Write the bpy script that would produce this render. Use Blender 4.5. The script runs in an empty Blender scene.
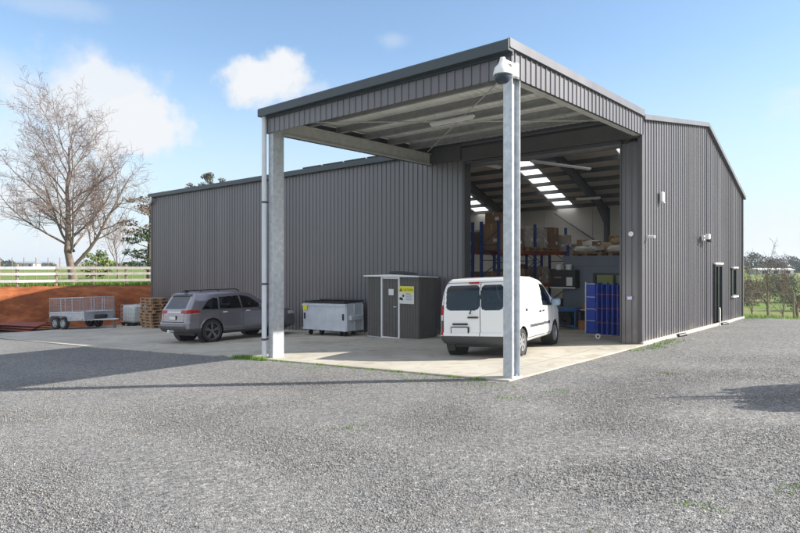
import bpy, math, random
import numpy as np
from mathutils import Vector, Matrix, noise as mnoise
random.seed(7); rng = np.random.default_rng(7)
R = math.radians
scn = bpy.context.scene
col = scn.collection

# ---------------------------------------------------------------- site frame
CAM = Vector((5.68, -9.44, 2.0)); FWD = Vector((-.659, .752, 0)).normalized(); RGT = Vector((.752, .659, 0)).normalized()
SL = .045
def G(x, y=0):
    return SL * max(-34.0, min(7.0, x))
SLAB = .035
NRM = Vector((-SL, 0, 1)).normalized()
def ray(px, py):
    return (RGT * ((px - 400) / 613.) + FWD + Vector((0, 0, (267 - py) / 613.)))
def atZ(px, Z, z=0):
    p = CAM + (RGT * ((px - 400) / 613.) + FWD) * Z
    return Vector((p.x, p.y, z))

# ---------------------------------------------------------------- materials
def s2l(c):
    return tuple(((v / 12.92) if v <= .04045 else ((v + .055) / 1.055) ** 2.4) for v in c)
MATS = {}
def mat(name, c, rough=.6, metal=0., noise=None, bump=None, spec=None, island=0., coat=0.):
    """noise=(scale, amount[, stretch xyz]); bump=(scale,strength,dist); colours are linear reflectances"""
    if name in MATS: return MATS[name]
    m = bpy.data.materials.new(name); m.use_nodes = True
    nt = m.node_tree; N = nt.nodes; L = nt.links; b = N['Principled BSDF']
    b.inputs['Base Color'].default_value = (*c, 1); b.inputs['Roughness'].default_value = rough; b.inputs['Metallic'].default_value = metal
    if spec is not None: b.inputs['Specular IOR Level'].default_value = spec
    if coat: b.inputs['Coat Weight'].default_value = coat; b.inputs['Coat Roughness'].default_value = .04
    src = None
    if noise or bump:
        tc = N.new('ShaderNodeTexCoord')
    if noise:
        mp = N.new('ShaderNodeMapping'); L.new(tc.outputs['Object'], mp.inputs[0])
        if len(noise) > 2: mp.inputs['Scale'].default_value = noise[2]
        n = N.new('ShaderNodeTexNoise'); n.inputs['Scale'].default_value = noise[0]; n.inputs['Detail'].default_value = 6; n.inputs['Roughness'].default_value = .62
        L.new(mp.outputs[0], n.inputs['Vector'])
        mr = N.new('ShaderNodeMapRange'); mr.inputs[1].default_value = .3; mr.inputs[2].default_value = .7
        mr.inputs[3].default_value = 1 - noise[1]; mr.inputs[4].default_value = 1 + noise[1]
        L.new(n.outputs['Fac'], mr.inputs[0]); src = mr.outputs[0]
        rr = N.new('ShaderNodeMapRange'); rr.inputs[3].default_value = max(0, rough - .08); rr.inputs[4].default_value = min(1, rough + .1)
        L.new(n.outputs['Fac'], rr.inputs[0]); L.new(rr.outputs[0], b.inputs['Roughness'])
    if island:
        ge = N.new('ShaderNodeNewGeometry'); mi = N.new('ShaderNodeMapRange')
        mi.inputs[3].default_value = 1 - island; mi.inputs[4].default_value = 1 + island
        L.new(ge.outputs['Random Per Island'], mi.inputs[0])
        if src:
            mm = N.new('ShaderNodeMath'); mm.operation = 'MULTIPLY'; L.new(src, mm.inputs[0]); L.new(mi.outputs[0], mm.inputs[1]); src = mm.outputs[0]
        else: src = mi.outputs[0]
    if src:
        vm = N.new('ShaderNodeVectorMath'); vm.operation = 'SCALE'; vm.inputs[0].default_value = c
        L.new(src, vm.inputs['Scale']); L.new(vm.outputs[0], b.inputs['Base Color'])
    if bump:
        n2 = N.new('ShaderNodeTexNoise'); n2.inputs['Scale'].default_value = bump[0]; n2.inputs['Detail'].default_value = 4
        L.new(tc.outputs['Object'], n2.inputs['Vector'])
        bp = N.new('ShaderNodeBump'); bp.inputs['Strength'].default_value = bump[1]; bp.inputs['Distance'].default_value = bump[2]
        L.new(n2.outputs['Fac'], bp.inputs['Height']); L.new(bp.outputs[0], b.inputs['Normal'])
    MATS[name] = m
    return m

M_CLAD = mat('dark_steel_cladding', (.098, .093, .104), .40, 0, (1.2, .12, (1, 1, .25)), (2.2, .12, .01), spec=.9)
M_CLADIN = mat('cladding_trim', (.075, .073, .08), .45, 0, (3, .1))
M_CAP = mat('roof_flashing_dark', (.04, .055, .065), .4, 0, (2, .12))
M_ROOFUP = mat('roof_sheet', (.10, .11, .12), .5)
M_CREAM = mat('cream_underside', (.80, .81, .75), .5, 0, (1.5, .08))
M_LINE = mat('roof_underside_foil', (.66, .60, .52), .75, 0, (1.5, .08))
M_WALLIN = mat('wall_lining_pale', (.74, .72, .66), .7, 0, (.8, .08))
M_GALV = mat('galvanised_steel', (.50, .53, .56), .42, .45, (9, .2), (30, .1, .003))
M_GALVD = mat('weathered_galvanised_steel', (.50, .50, .47), .5, .15, (6, .15))
M_FRAME = mat('grey_primed_steel', (.15, .155, .16), .5, .2, (3, .15))
M_FOOT = mat('concrete_footing', (.55, .53, .48), .8, 0, (4, .15))
M_WHITE = mat('white_plastic', (.78, .78, .77), .35)
M_PIPE = mat('pale_pvc_pipe', (.66, .69, .73), .4, 0, (3, .06))
M_BLACK = mat('black_plastic', (.02, .02, .022), .45)
M_RUB = mat('tyre_rubber', (.028, .027, .026), .85, 0, (14, .25), (60, .2, .004))
M_GLASS = mat('dark_glass', (.010, .014, .022), .03, 0, spec=.42)
M_ALU = mat('white_aluminium', (.74, .75, .76), .4, .1)
M_DARKDOOR = mat('black_door_frame', (.02, .021, .024), .35)

def dusty(m):
    # dust splashed on the sheets just above the ground
    nt = m.node_tree; N = nt.nodes; L = nt.links; b = N['Principled BSDF']; src = b.inputs['Base Color'].links[0].from_socket
    tc = N.new('ShaderNodeTexCoord'); sp = N.new('ShaderNodeSeparateXYZ'); L.new(tc.outputs['Object'], sp.inputs[0])
    n = N.new('ShaderNodeTexNoise'); n.inputs['Scale'].default_value = 3; n.inputs['Detail'].default_value = 7; L.new(tc.outputs['Object'], n.inputs['Vector'])
    h = N.new('ShaderNodeMath'); h.operation = 'MULTIPLY_ADD'; h.inputs[1].default_value = -SL; L.new(sp.outputs[0], h.inputs[0]); L.new(sp.outputs[2], h.inputs[2])
    k = N.new('ShaderNodeMath'); k.operation = 'MULTIPLY_ADD'; k.inputs[1].default_value = -1.1; L.new(n.outputs[0], k.inputs[0]); L.new(h.outputs[0], k.inputs[2])
    r = N.new('ShaderNodeMapRange'); r.inputs[1].default_value = -.25; r.inputs[2].default_value = -.55; r.inputs[4].default_value = .55; L.new(k.outputs[0], r.inputs[0])
    mx = N.new('ShaderNodeMix'); mx.data_type = 'RGBA'; L.new(r.outputs[0], mx.inputs[0]); L.new(src, mx.inputs[6]); mx.inputs[7].default_value = (.24, .215, .18, 1)
    # sheets differ a little in tone; a row of screw dots follows each girt
    a_ = N.new('ShaderNodeMath'); a_.operation = 'ADD'; L.new(sp.outputs[0], a_.inputs[0]); L.new(sp.outputs[1], a_.inputs[1])
    d_ = N.new('ShaderNodeMath'); d_.operation = 'DIVIDE'; d_.inputs[1].default_value = .82; L.new(a_.outputs[0], d_.inputs[0])
    f_ = N.new('ShaderNodeMath'); f_.operation = 'FLOOR'; L.new(d_.outputs[0], f_.inputs[0])
    w_ = N.new('ShaderNodeTexWhiteNoise'); w_.noise_dimensions = '1D'; L.new(f_.outputs[0], w_.inputs['W'])
    g_ = N.new('ShaderNodeMapRange'); g_.inputs[3].default_value = .88; g_.inputs[4].default_value = 1.12; L.new(w_.outputs['Value'], g_.inputs[0])
    v_ = N.new('ShaderNodeVectorMath'); v_.operation = 'SCALE'; L.new(mx.outputs[2], v_.inputs[0]); L.new(g_.outputs[0], v_.inputs['Scale'])
    L.new(v_.outputs[0], b.inputs['Base Color'])
dusty(M_CLAD)
for m_ in (M_CLAD,): m_.node_tree.nodes['Principled BSDF'].inputs['Coat Weight'].default_value = .25; m_.node_tree.nodes['Principled BSDF'].inputs['Coat Roughness'].default_value = .24
def translucent():
    m = bpy.data.materials.new('translucent_skylight'); m.use_nodes = True
    nt = m.node_tree; N = nt.nodes; L = nt.links; out = N['Material Output']
    t = N.new('ShaderNodeBsdfTranslucent'); t.inputs[0].default_value = (.95, .96, .97, 1)
    d = N.new('ShaderNodeBsdfDiffuse'); d.inputs[0].default_value = (.75, .77, .78, 1)
    mx = N.new('ShaderNodeMixShader'); mx.inputs[0].default_value = .12
    L.new(t.outputs[0], mx.inputs[1]); L.new(d.outputs[0], mx.inputs[2]); L.new(mx.outputs[0], out.inputs[0])
    return m
M_SKYL = translucent()
def clear_glass():
    m = bpy.data.materials.new('window_glass'); m.use_nodes = True
    nt = m.node_tree; N = nt.nodes; L = nt.links; out = N['Material Output']
    g = N.new('ShaderNodeBsdfGlossy'); g.inputs['Roughness'].default_value = .02; g.inputs[0].default_value = (1, 1, 1, 1)
    t = N.new('ShaderNodeBsdfTransparent'); t.inputs[0].default_value = (.55, .62, .6, 1)
    f = N.new('ShaderNodeFresnel'); f.inputs[0].default_value = 1.9
    mx = N.new('ShaderNodeMixShader'); L.new(f.outputs[0], mx.inputs[0]); L.new(t.outputs[0], mx.inputs[1]); L.new(g.outputs[0], mx.inputs[2])
    L.new(mx.outputs[0], out.inputs[0]); return m
M_CGLASS = clear_glass()
M_TINT = clear_glass(); M_TINT.name = 'tinted_glass'
for n_ in M_TINT.node_tree.nodes:
    if n_.type == 'BSDF_TRANSPARENT': n_.inputs[0].default_value = (.36, .42, .44, 1)
    if n_.type == 'FRESNEL': n_.inputs[0].default_value = 1.55

# ---------------------------------------------------------------- mesh builder
class MB:
    def __init__(s): s.v = []; s.f = []; s.m = []
    def add(s, vs, fs, mi=0):
        o = len(s.v); s.v += [tuple(v) for v in vs]; s.f += [tuple(i + o for i in f) for f in fs]; s.m += [mi] * len(fs); return s
    def box(s, x0, x1, y0, y1, z0, z1, mi=0, M=None):
        vs = [Vector(p) for p in ((x0, y0, z0), (x1, y0, z0), (x1, y1, z0), (x0, y1, z0), (x0, y0, z1), (x1, y0, z1), (x1, y1, z1), (x0, y1, z1))]
        if M: vs = [M @ v for v in vs]
        return s.add(vs, [(0, 3, 2, 1), (4, 5, 6, 7), (0, 1, 5, 4), (1, 2, 6, 5), (2, 3, 7, 6), (3, 0, 4, 7)], mi)
    def rbox(s, x0, x1, y0, y1, z0, z1, r=.01, mi=0, M=None):
        # box with chamfered edges
        vs = []; idx = {}
        X = (x0, x1); Y = (y0, y1); Z = (z0, z1)
        for i in (0, 1):
            for j in (0, 1):
                for k in (0, 1):
                    sx, sy, sz = (1, -1)[i] * r, (1, -1)[j] * r, (1, -1)[k] * r
                    for a, p in enumerate(((X[i], Y[j] + sy, Z[k] + sz), (X[i] + sx, Y[j], Z[k] + sz), (X[i] + sx, Y[j] + sy, Z[k]))):
                        idx[i, j, k, a] = len(vs); vs.append(Vector(p))
        f = []
        I = lambda *k: idx[k]
        for i in (0, 1):
            q = [I(i, 0, 0, 0), I(i, 1, 0, 0), I(i, 1, 1, 0), I(i, 0, 1, 0)]; f.append(q if i else q[::-1])
            q = [I(0, i, 0, 1), I(1, i, 0, 1), I(1, i, 1, 1), I(0, i, 1, 1)]; f.append(q[::-1] if i else q)
            q = [I(0, 0, i, 2), I(1, 0, i, 2), I(1, 1, i, 2), I(0, 1, i, 2)]; f.append(q if i else q[::-1])
        for i in (0, 1):
            for j in (0, 1):
                f.append([I(i, j, 0, 0), I(i, j, 1, 0), I(i, j, 1, 1), I(i, j, 0, 1)])
                f.append([I(i, 0, j, 0), I(i, 1, j, 0), I(i, 1, j, 2), I(i, 0, j, 2)])
                f.append([I(0, i, j, 1), I(1, i, j, 1), I(1, i, j, 2), I(0, i, j, 2)])
                for k in (0, 1): f.append([I(i, j, k, 0), I(i, j, k, 1), I(i, j, k, 2)])
        if M: vs = [M @ v for v in vs]
        return s.add(vs, f, mi)
    def tube(s, pts, rs, n=8, mi=0, cap=True):
        pts = [Vector(p) for p in pts]
        if not hasattr(rs, '__len__'): rs = [rs] * len(pts)
        o = len(s.v); u = None
        for i, p in enumerate(pts):
            d = (pts[min(i + 1, len(pts) - 1)] - pts[max(i - 1, 0)]).normalized()
            if u is None: u = d.cross(Vector((0, 0, 1)) if abs(d.z) < .9 else Vector((1, 0, 0))).normalized()
            else:
                u = u - d * u.dot(d)
                u = u.normalized() if u.length > 1e-4 else d.cross(Vector((.3, .5, .8))).normalized()
            w = d.cross(u).normalized()
            for k in range(n):
                a = 2 * math.pi * k / n
                s.v.append(tuple(p + (u * math.cos(a) + w * math.sin(a)) * rs[i]))
        for i in range(len(pts) - 1):
            for k in range(n):
                a = o + i * n + k; b = o + i * n + (k + 1) % n
                s.f.append((a, b, b + n, a + n)); s.m.append(mi)
        if cap:
            s.f.append(tuple(o + k for k in range(n))[::-1]); s.m.append(mi)
            s.f.append(tuple(o + (len(pts) - 1) * n + k for k in range(n))); s.m.append(mi)
        return s
    def prism(s, poly, a, b, axis='y', mi=0):
        n = len(poly)
        def P(q, t):
            return {'x': (t, q[0], q[1]), 'y': (q[0], t, q[1]), 'z': (q[0], q[1], t)}[axis]
        vs = [P(q, a) for q in poly] + [P(q, b) for q in poly]
        fs = [tuple(range(n)), tuple(range(2 * n - 1, n - 1, -1))] + [(i, i + n, (i + 1) % n + n, (i + 1) % n) for i in range(n)]
        return s.add(vs, fs, mi)
    def lathe(s, prof, c=(0, 0, 0), axis='y', n=28, mi=0):
        """prof: list of (t along axis, r)"""
        o = len(s.v); c = Vector(c)
        for t, r in prof:
            for k in range(n):
                a = 2 * math.pi * k / n
                ca, sa = r * math.cos(a), r * math.sin(a)
                s.v.append(tuple(c + Vector({'x': (t, ca, sa), 'y': (ca, t, sa), 'z': (ca, sa, t)}[axis])))
        for i in range(len(prof) - 1):
            for k in range(n):
                a = o + i * n + k; b = o + i * n + (k + 1) % n
                s.f.append((a, b, b + n, a + n)); s.m.append(mi)
        return s
    def build(s, name, mats, parent=None, smooth=False, M=None, each=False):
        if each:
            # one object per connected piece
            par = list(range(len(s.v)))
            def fd(a):
                while par[a] != a: par[a] = par[par[a]]; a = par[a]
                return a
            for f in s.f:
                r0 = fd(f[0])
                for k in f[1:]: par[fd(k)] = r0
            gr = {}
            for f, mi in zip(s.f, s.m): gr.setdefault(fd(f[0]), []).append((f, mi))
            out = []
            for fl in gr.values():
                m2 = MB(); ids = {}
                for f, mi in fl:
                    for k in f:
                        if k not in ids: ids[k] = len(m2.v); m2.v.append(s.v[k])
                    m2.f.append(tuple(ids[k] for k in f)); m2.m.append(mi)
                out.append(m2.build(name, mats, parent, smooth, M))
            return out[0]
        me = bpy.data.meshes.new(name); me.from_pydata(s.v, [], s.f)
        if not isinstance(mats, (list, tuple)): mats = [mats]
        for m in mats: me.materials.append(m)
        if len(mats) > 1: me.polygons.foreach_set('material_index', s.m)
        me.validate(); me.update()
        bm_fix(me)
        if smooth:
            me.polygons.foreach_set('use_smooth', [True] * len(me.polygons))
            try: me.set_sharp_from_angle(angle=R(38))
            except Exception: pass
        o = bpy.data.objects.new(name, me); col.objects.link(o)
        if parent: o.parent = parent
        if M: o.matrix_world = M
        return o
import bmesh
def bm_fix(me):
    if len(me.polygons) > 60000: return
    bm = bmesh.new(); bm.from_mesh(me); bmesh.ops.recalc_face_normals(bm, faces=bm.faces); bm.to_mesh(me); bm.free()
def tag(o, label=None, cat=None, group=None, kind=None):
    if label: o['label'] = label
    if cat: o['category'] = cat
    if group: o['group'] = group
    if kind: o['kind'] = kind
    return o
def thing(name, label, cat, loc=(0, 0, 0), rz=0., group=None, onslope=False):
    o = bpy.data.objects.new(name, None); o.empty_display_size = .2; col.objects.link(o)
    o.location = loc; o.rotation_euler = (0, 0, rz)
    if onslope:
        f = Vector((math.cos(rz), math.sin(rz), 0)); f = (f - NRM * f.dot(NRM)).normalized(); l = NRM.cross(f)
        mt = Matrix((f, l, NRM)).transposed(); o.rotation_euler = mt.to_euler()
    return tag(o, label, cat, group)
def kids(o): return [c for c in col.objects if c.parent == o]
def copy_tree(o, parent=None):
    c = o.copy(); col.objects.link(c); c.parent = parent
    if parent: c.matrix_parent_inverse = o.matrix_parent_inverse
    for ch in kids(o): copy_tree(ch, c)
    return c

# ---------------------------------------------------------------- terrain
BANK = [(-44, -18), (-40.5, -9), (-33.6, 1.5), (-29.9, 8.3), (-28.8, 14), (-28.3, 22), (-30, 50), (-34, 120)]
def bank_s(x, y):
    """signed distance to the bank's foot, positive on the high (left) side"""
    best = 1e9; sg = 1
    for (ax, ay), (bx, by) in zip(BANK[:-1], BANK[1:]):
        dx, dy = bx - ax, by - ay; l2 = dx * dx + dy * dy
        t = max(0, min(1, ((x - ax) * dx + (y - ay) * dy) / l2))
        px, py = ax + t * dx, ay + t * dy; d = math.hypot(x - px, y - py)
        if d < best: best = d; sg = 1 if (dx * (y - py) - dy * (x - px)) > 0 else -1
    if y < -18: return -x - 44 if x < -44 + (y + 18) * -.4 else -abs(best)
    return best * sg
def ss(a, b, t):
    t = max(0., min(1., (t - a) / (b - a))); return t * t * (3 - 2 * t)
def T(x, y):
    s = bank_s(x, y) if x < 10 else -50
    n = mnoise.noise(Vector((x * .03, y * .03, 3))) 
    low = G(x)
    out = max(ss(17.3, 21, y), ss(28, 40, x), ss(-22, -35, y))
    d = math.hypot(x, y)
    field = -.15 - 2.6 * ss(18, 55, y + .3 * x) + 2.7 * ss(70, 230, d) + 2.2 * ss(260, 700, d) + n * .5 * ss(25, 60, d)
    z = low * (1 - out) + field * out
    up = .82 + n * .25 + .5 * ss(50, 200, d) + 1.0 * ss(300, 900, d)
    k = ss(.0, 1.9, s)
    if s > 0: z = z * (1 - k) + up * k
    return z
def axis(lo, hi, c0, c1, step, grow):
    a = list(np.arange(c0, c1, step)); st = step; v = c0
    while v > lo: st *= grow; v -= st; a.insert(0, v)
    st = step; v = a[-1]
    while v < hi: st *= grow; v += st; a.append(v)
    return a
def grass_mat():
    m = bpy.data.materials.new('pasture_grass'); m.use_nodes = True
    nt = m.node_tree; N = nt.nodes; L = nt.links; b = N['Principled BSDF']; b.inputs['Roughness'].default_value = .9; b.inputs['Specular IOR Level'].default_value = .15
    tc = N.new('ShaderNodeTexCoord')
    n1 = N.new('ShaderNodeTexNoise'); n1.inputs['Scale'].default_value = .06; n1.inputs['Detail'].default_value = 5
    n2 = N.new('ShaderNodeTexNoise'); n2.inputs['Scale'].default_value = 3.; n2.inputs['Detail'].default_value = 8; n2.inputs['Roughness'].default_value = .75
    for n in (n1, n2): L.new(tc.outputs['Object'], n.inputs['Vector'])
    r1 = N.new('ShaderNodeValToRGB'); e = r1.color_ramp.elements
    e[0].position = .35; e[0].color = (.10, .165, .035, 1); e[1].position = .64; e[1].color = (.24, .20, .10, 1)
    k = e.new(.5); k.color = (.135, .20, .045, 1)
    L.new(n1.outputs[0], r1.inputs[0])
    mx = N.new('ShaderNodeMix'); mx.data_type = 'RGBA'; mx.blend_type = 'MULTIPLY'; mx.inputs[0].default_value = .8
    r2 = N.new('ShaderNodeValToRGB'); e = r2.color_ramp.elements; e[0].position = .3; e[0].color = (.45, .45, .4, 1); e[1].position = .7; e[1].color = (1.3, 1.3, 1.2, 1)
    L.new(n2.outputs[0], r2.inputs[0]); L.new(r1.outputs[0], mx.inputs[6]); L.new(r2.outputs[0], mx.inputs[7]); L.new(mx.outputs[2], b.inputs['Base Color'])
    bp = N.new('ShaderNodeBump'); bp.inputs['Strength'].default_value = .6; bp.inputs['Distance'].default_value = .08
    L.new(n2.outputs[0], bp.inputs['Height']); L.new(bp.outputs[0], b.inputs['Normal'])
    return m
M_GRASS = grass_mat()
def grid_obj(name, xs, ys, zf, m, smooth=True):
    nx, ny = len(xs), len(ys)
    v = [(x, y, zf(x, y)) for y in ys for x in xs]
    f = [(j * nx + i, j * nx + i + 1, (j + 1) * nx + i + 1, (j + 1) * nx + i) for j in range(ny - 1) for i in range(nx - 1)]
    me = bpy.data.meshes.new(name); me.from_pydata(v, [], f); me.materials.append(m)
    if smooth: me.polygons.foreach_set('use_smooth', [True] * len(f))
    o = bpy.data.objects.new(name, me); col.objects.link(o); return o
xs = axis(-2500, 2500, -46, 34, 1.0, 1.14); ys = axis(-400, 2500, -34, 46, 1.0, 1.14)
def Tz(x, y):
    z = T(x, y)
    if -43 < x < 36 and -30 < y < 18.4: z -= .06 if bank_s(x, y) < .6 else .0
    if -29 < x < 1 and -1 < y < 18: z -= .1
    return z
tag(grid_obj('field', xs, ys, Tz, M_GRASS), kind='structure')

def gravel_mat():
    m = bpy.data.materials.new('crushed_grey_gravel'); m.use_nodes = True
    nt = m.node_tree; N = nt.nodes; L = nt.links; b = N['Principled BSDF']; b.inputs['Roughness'].default_value = .85; b.inputs['Specular IOR Level'].default_value = .25
    tc = N.new('ShaderNodeTexCoord')
    def vor(sc):
        v = N.new('ShaderNodeTexVoronoi'); v.inputs['Scale'].default_value = sc; L.new(tc.outputs['Object'], v.inputs['Vector']); return v
    v1 = vor(52); v2 = vor(24); v3 = vor(110)
    sx = N.new('ShaderNodeSeparateColor'); L.new(v1.outputs['Color'], sx.inputs[0])
    sx2 = N.new('ShaderNodeSeparateColor'); L.new(v2.outputs['Color'], sx2.inputs[0])
    sx3 = N.new('ShaderNodeSeparateColor'); L.new(v3.outputs['Color'], sx3.inputs[0])
    a = N.new('ShaderNodeMath'); a.operation = 'MULTIPLY_ADD'; a.inputs[1].default_value = .5; L.new(sx.outputs[0], a.inputs[0])
    q = N.new('ShaderNodeMath'); q.operation = 'MULTIPLY'; q.inputs[1].default_value = .25; L.new(sx2.outputs[1], q.inputs[0]); L.new(q.outputs[0], a.inputs[2])
    a2 = N.new('ShaderNodeMath'); a2.operation = 'MULTIPLY_ADD'; a2.inputs[1].default_value = .25; L.new(sx3.outputs[2], a2.inputs[0]); L.new(a.outputs[0], a2.inputs[2])
    r = N.new('ShaderNodeValToRGB'); e = r.color_ramp.elements
    e[0].position = .14; e[0].color = (.06, .06, .062, 1); e[1].position = .84; e[1].color = (.49, .48, .455, 1)
    k = e.new(.45); k.color = (.205, .205, .203, 1); k = e.new(.72); k.color = (.28, .277, .27, 1)
    L.new(a2.outputs[0], r.inputs[0])
    n = N.new('ShaderNodeTexNoise'); n.inputs['Scale'].default_value = .35; n.inputs['Detail'].default_value = 7; L.new(tc.outputs['Object'], n.inputs['Vector'])
    r2 = N.new('ShaderNodeValToRGB'); e = r2.color_ramp.elements; e[0].position = .36; e[0].color = (.82, .82, .83, 1); e[1].position = .66; e[1].color = (1.10, 1.08, 1.04, 1)
    mpt = N.new('ShaderNodeMapping'); mpt.inputs['Rotation'].default_value = (0, 0, R(38)); mpt.inputs['Scale'].default_value = (.09, .75, 1); L.new(tc.outputs['Object'], mpt.inputs[0])
    nt_ = N.new('ShaderNodeTexNoise'); nt_.inputs['Scale'].default_value = 1.; nt_.inputs['Detail'].default_value = 4; L.new(mpt.outputs[0], nt_.inputs['Vector'])
    av = N.new('ShaderNodeMath'); av.operation = 'MULTIPLY_ADD'; av.inputs[1].default_value = .5; L.new(n.outputs[0], av.inputs[0])
    hv_ = N.new('ShaderNodeMath'); hv_.operation = 'MULTIPLY'; hv_.inputs[1].default_value = .5; L.new(nt_.outputs[0], hv_.inputs[0]); L.new(hv_.outputs[0], av.inputs[2]); L.new(av.outputs[0], r2.inputs[0])
    mx = N.new('ShaderNodeMix'); mx.data_type = 'RGBA'; mx.blend_type = 'MULTIPLY'; mx.inputs[0].default_value = 1
    L.new(r.outputs[0], mx.inputs[6]); L.new(r2.outputs[0], mx.inputs[7])
    # mossy / earthy patches
    n3 = N.new('ShaderNodeTexNoise'); n3.inputs['Scale'].default_value = 1.1; n3.inputs['Detail'].default_value = 9; n3.inputs['Roughness'].default_value = .7; L.new(tc.outputs['Object'], n3.inputs['Vector'])
    mr = N.new('ShaderNodeMapRange'); mr.inputs[1].default_value = .60; mr.inputs[2].default_value = .72; mr.inputs[4].default_value = .6; L.new(n3.outputs[0], mr.inputs[0])
    mx2 = N.new('ShaderNodeMix'); mx2.data_type = 'RGBA'; L.new(mr.outputs[0], mx2.inputs[0]); L.new(mx.outputs[2], mx2.inputs[6]); mx2.inputs[7].default_value = (.17, .145, .11, 1)
    L.new(mx2.outputs[2], b.inputs['Base Color'])
    d = N.new('ShaderNodeMath'); d.operation = 'ADD'; L.new(v1.outputs['Distance'], d.inputs[0]); L.new(v3.outputs['Distance'], d.inputs[1])
    bp = N.new('ShaderNodeBump'); bp.invert = True; bp.inputs['Strength'].default_value = .7; bp.inputs['Distance'].default_value = .013
    L.new(d.outputs[0], bp.inputs['Height']); L.new(bp.outputs[0], b.inputs['Normal'])
    return m
M_GRAVEL = gravel_mat()
def gravel_edge(x): return 17.1 + .5 * math.sin(x * .6) + .35 * math.sin(x * 1.9 + 1)
gx = list(np.arange(-46, 38, .5)); 
def gv_z(x, y): return T(x, min(y, 17.2)) + .012 * mnoise.noise(Vector((x * .7, y * .7, 0))) + .005
gm = MB()
gy = list(np.arange(-32, 17.01, .5)) + [17.6]
nx = len(gx)
for y in gy:
    for x in gx:
        yy = y if y < 17.1 else gravel_edge(x)
        gm.v.append((x, yy, gv_z(x, yy)))
for j in range(len(gy) - 1):
    for i in range(nx - 1):
        cx, cy = gx[i] + .25, gy[j] + .25
        if bank_s(cx, cy) > .25: continue
        if -29 < cx < -.75 and .6 < cy < 16.8: continue
        gm.f.append((j * nx + i, j * nx + i + 1, (j + 1) * nx + i + 1, (j + 1) * nx + i)); gm.m.append(0)
g = gm.build('gravel_yard', M_GRAVEL, smooth=True); tag(g, kind='structure')

# loose stones
def stones(name, n, zone, smin, smax, m, seed=1):
    r = np.random.default_rng(seed)
    P = zone(r, n); n = len(P)
    base = np.array([(x, y, z) for z in (-1, 1) for y in (-1, 1) for x in (-1, 1)], float)
    V = base[None] + r.uniform(-.42, .42, (n, 8, 3))
    sc = r.uniform(smin, smax, (n, 1, 1)) * r.uniform(.6, 1.15, (n, 1, 3)) * .5; sc[:, :, 2] *= .75
    V = V * sc
    # random rotation
    q = r.normal(size=(n, 4)); q /= np.linalg.norm(q, axis=1)[:, None]; w, x, y, z = q.T
    Rm = np.stack([1 - 2 * (y * y + z * z), 2 * (x * y - z * w), 2 * (x * z + y * w), 2 * (x * y + z * w), 1 - 2 * (x * x + z * z), 2 * (y * z - x * w), 2 * (x * z - y * w), 2 * (y * z + x * w), 1 - 2 * (x * x + y * y)], 1).reshape(n, 3, 3)
    V = np.einsum('nij,nkj->nki', Rm, V) + P[:, None, :]
    V[:, :, 2] += smin * .22
    Fq = np.array([(0, 2, 3, 1), (4, 5, 7, 6), (0, 1, 5, 4), (1, 3, 7, 5), (3, 2, 6, 7), (2, 0, 4, 6)])
    F = (Fq[None] + (np.arange(n) * 8)[:, None, None]).reshape(-1)
    me = bpy.data.meshes.new(name); me.vertices.add(n * 8); me.vertices.foreach_set('co', V.reshape(-1))
    me.loops.add(len(F)); me.loops.foreach_set('vertex_index', F)
    me.polygons.add(n * 6); me.polygons.foreach_set('loop_start', np.arange(0, n * 24, 4)); me.polygons.foreach_set('loop_total', np.full(n * 6, 4))
    me.materials.append(m); me.update(); me.validate()
    o = bpy.data.objects.new(name, me); col.objects.link(o); return o
def stone_mat():
    m = bpy.data.materials.new('gravel_stone'); m.use_nodes = True
    nt = m.node_tree; N = nt.nodes; L = nt.links; b = N['Principled BSDF']; b.inputs['Roughness'].default_value = .8
    ge = N.new('ShaderNodeNewGeometry'); r = N.new('ShaderNodeValToRGB'); e = r.color_ramp.elements
    e[0].position = 0; e[0].color = (.09, .09, .09, 1); e[1].position = 1; e[1].color = (.43, .42, .395, 1)
    for p, c in ((.35, (.185, .185, .185, 1)), (.7, (.25, .247, .24, 1)), (.95, (.285, .28, .27, 1)), (.965, (.25, .20, .155, 1))):
        k = e.new(p); k.color = c
    L.new(ge.outputs['Random Per Island'], r.inputs[0]); L.new(r.outputs[0], b.inputs['Base Color']); return m
M_STONE = stone_mat()
def yard_zone(r, n):
    Z = 3.6 + 9.5 * r.random(n) ** 1.0
    keep = r.random(n) < np.clip(Z / 7.5, .3, 1) * np.clip((13.5 - Z) / 4., 0, 1)
    Z = Z[keep]; u = r.uniform(-.78, .78, len(Z))
    x = CAM.x + FWD.x * Z + RGT.x * u * Z; y = CAM.y + FWD.y * Z + RGT.y * u * Z
    k = ~((x < .1) & (y > -.35)); x, y = x[k], y[k]
    k = np.array([mnoise.noise(Vector((a * .55, b * .55, 7))) + .5 * mnoise.noise(Vector((a * 1.7, b * 1.7, 2))) for a, b in zip(x, y)]); k = r.random(len(x)) < np.clip(.74 + k * .7, .35, 1); x, y = x[k], y[k]
    z = np.array([G(a) for a in x]) + .005
    return np.stack([x, y, z], 1)
tag(stones('loose_gravel', 290000, yard_zone, .005, .0135, M_STONE, 3), kind='stuff')

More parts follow.
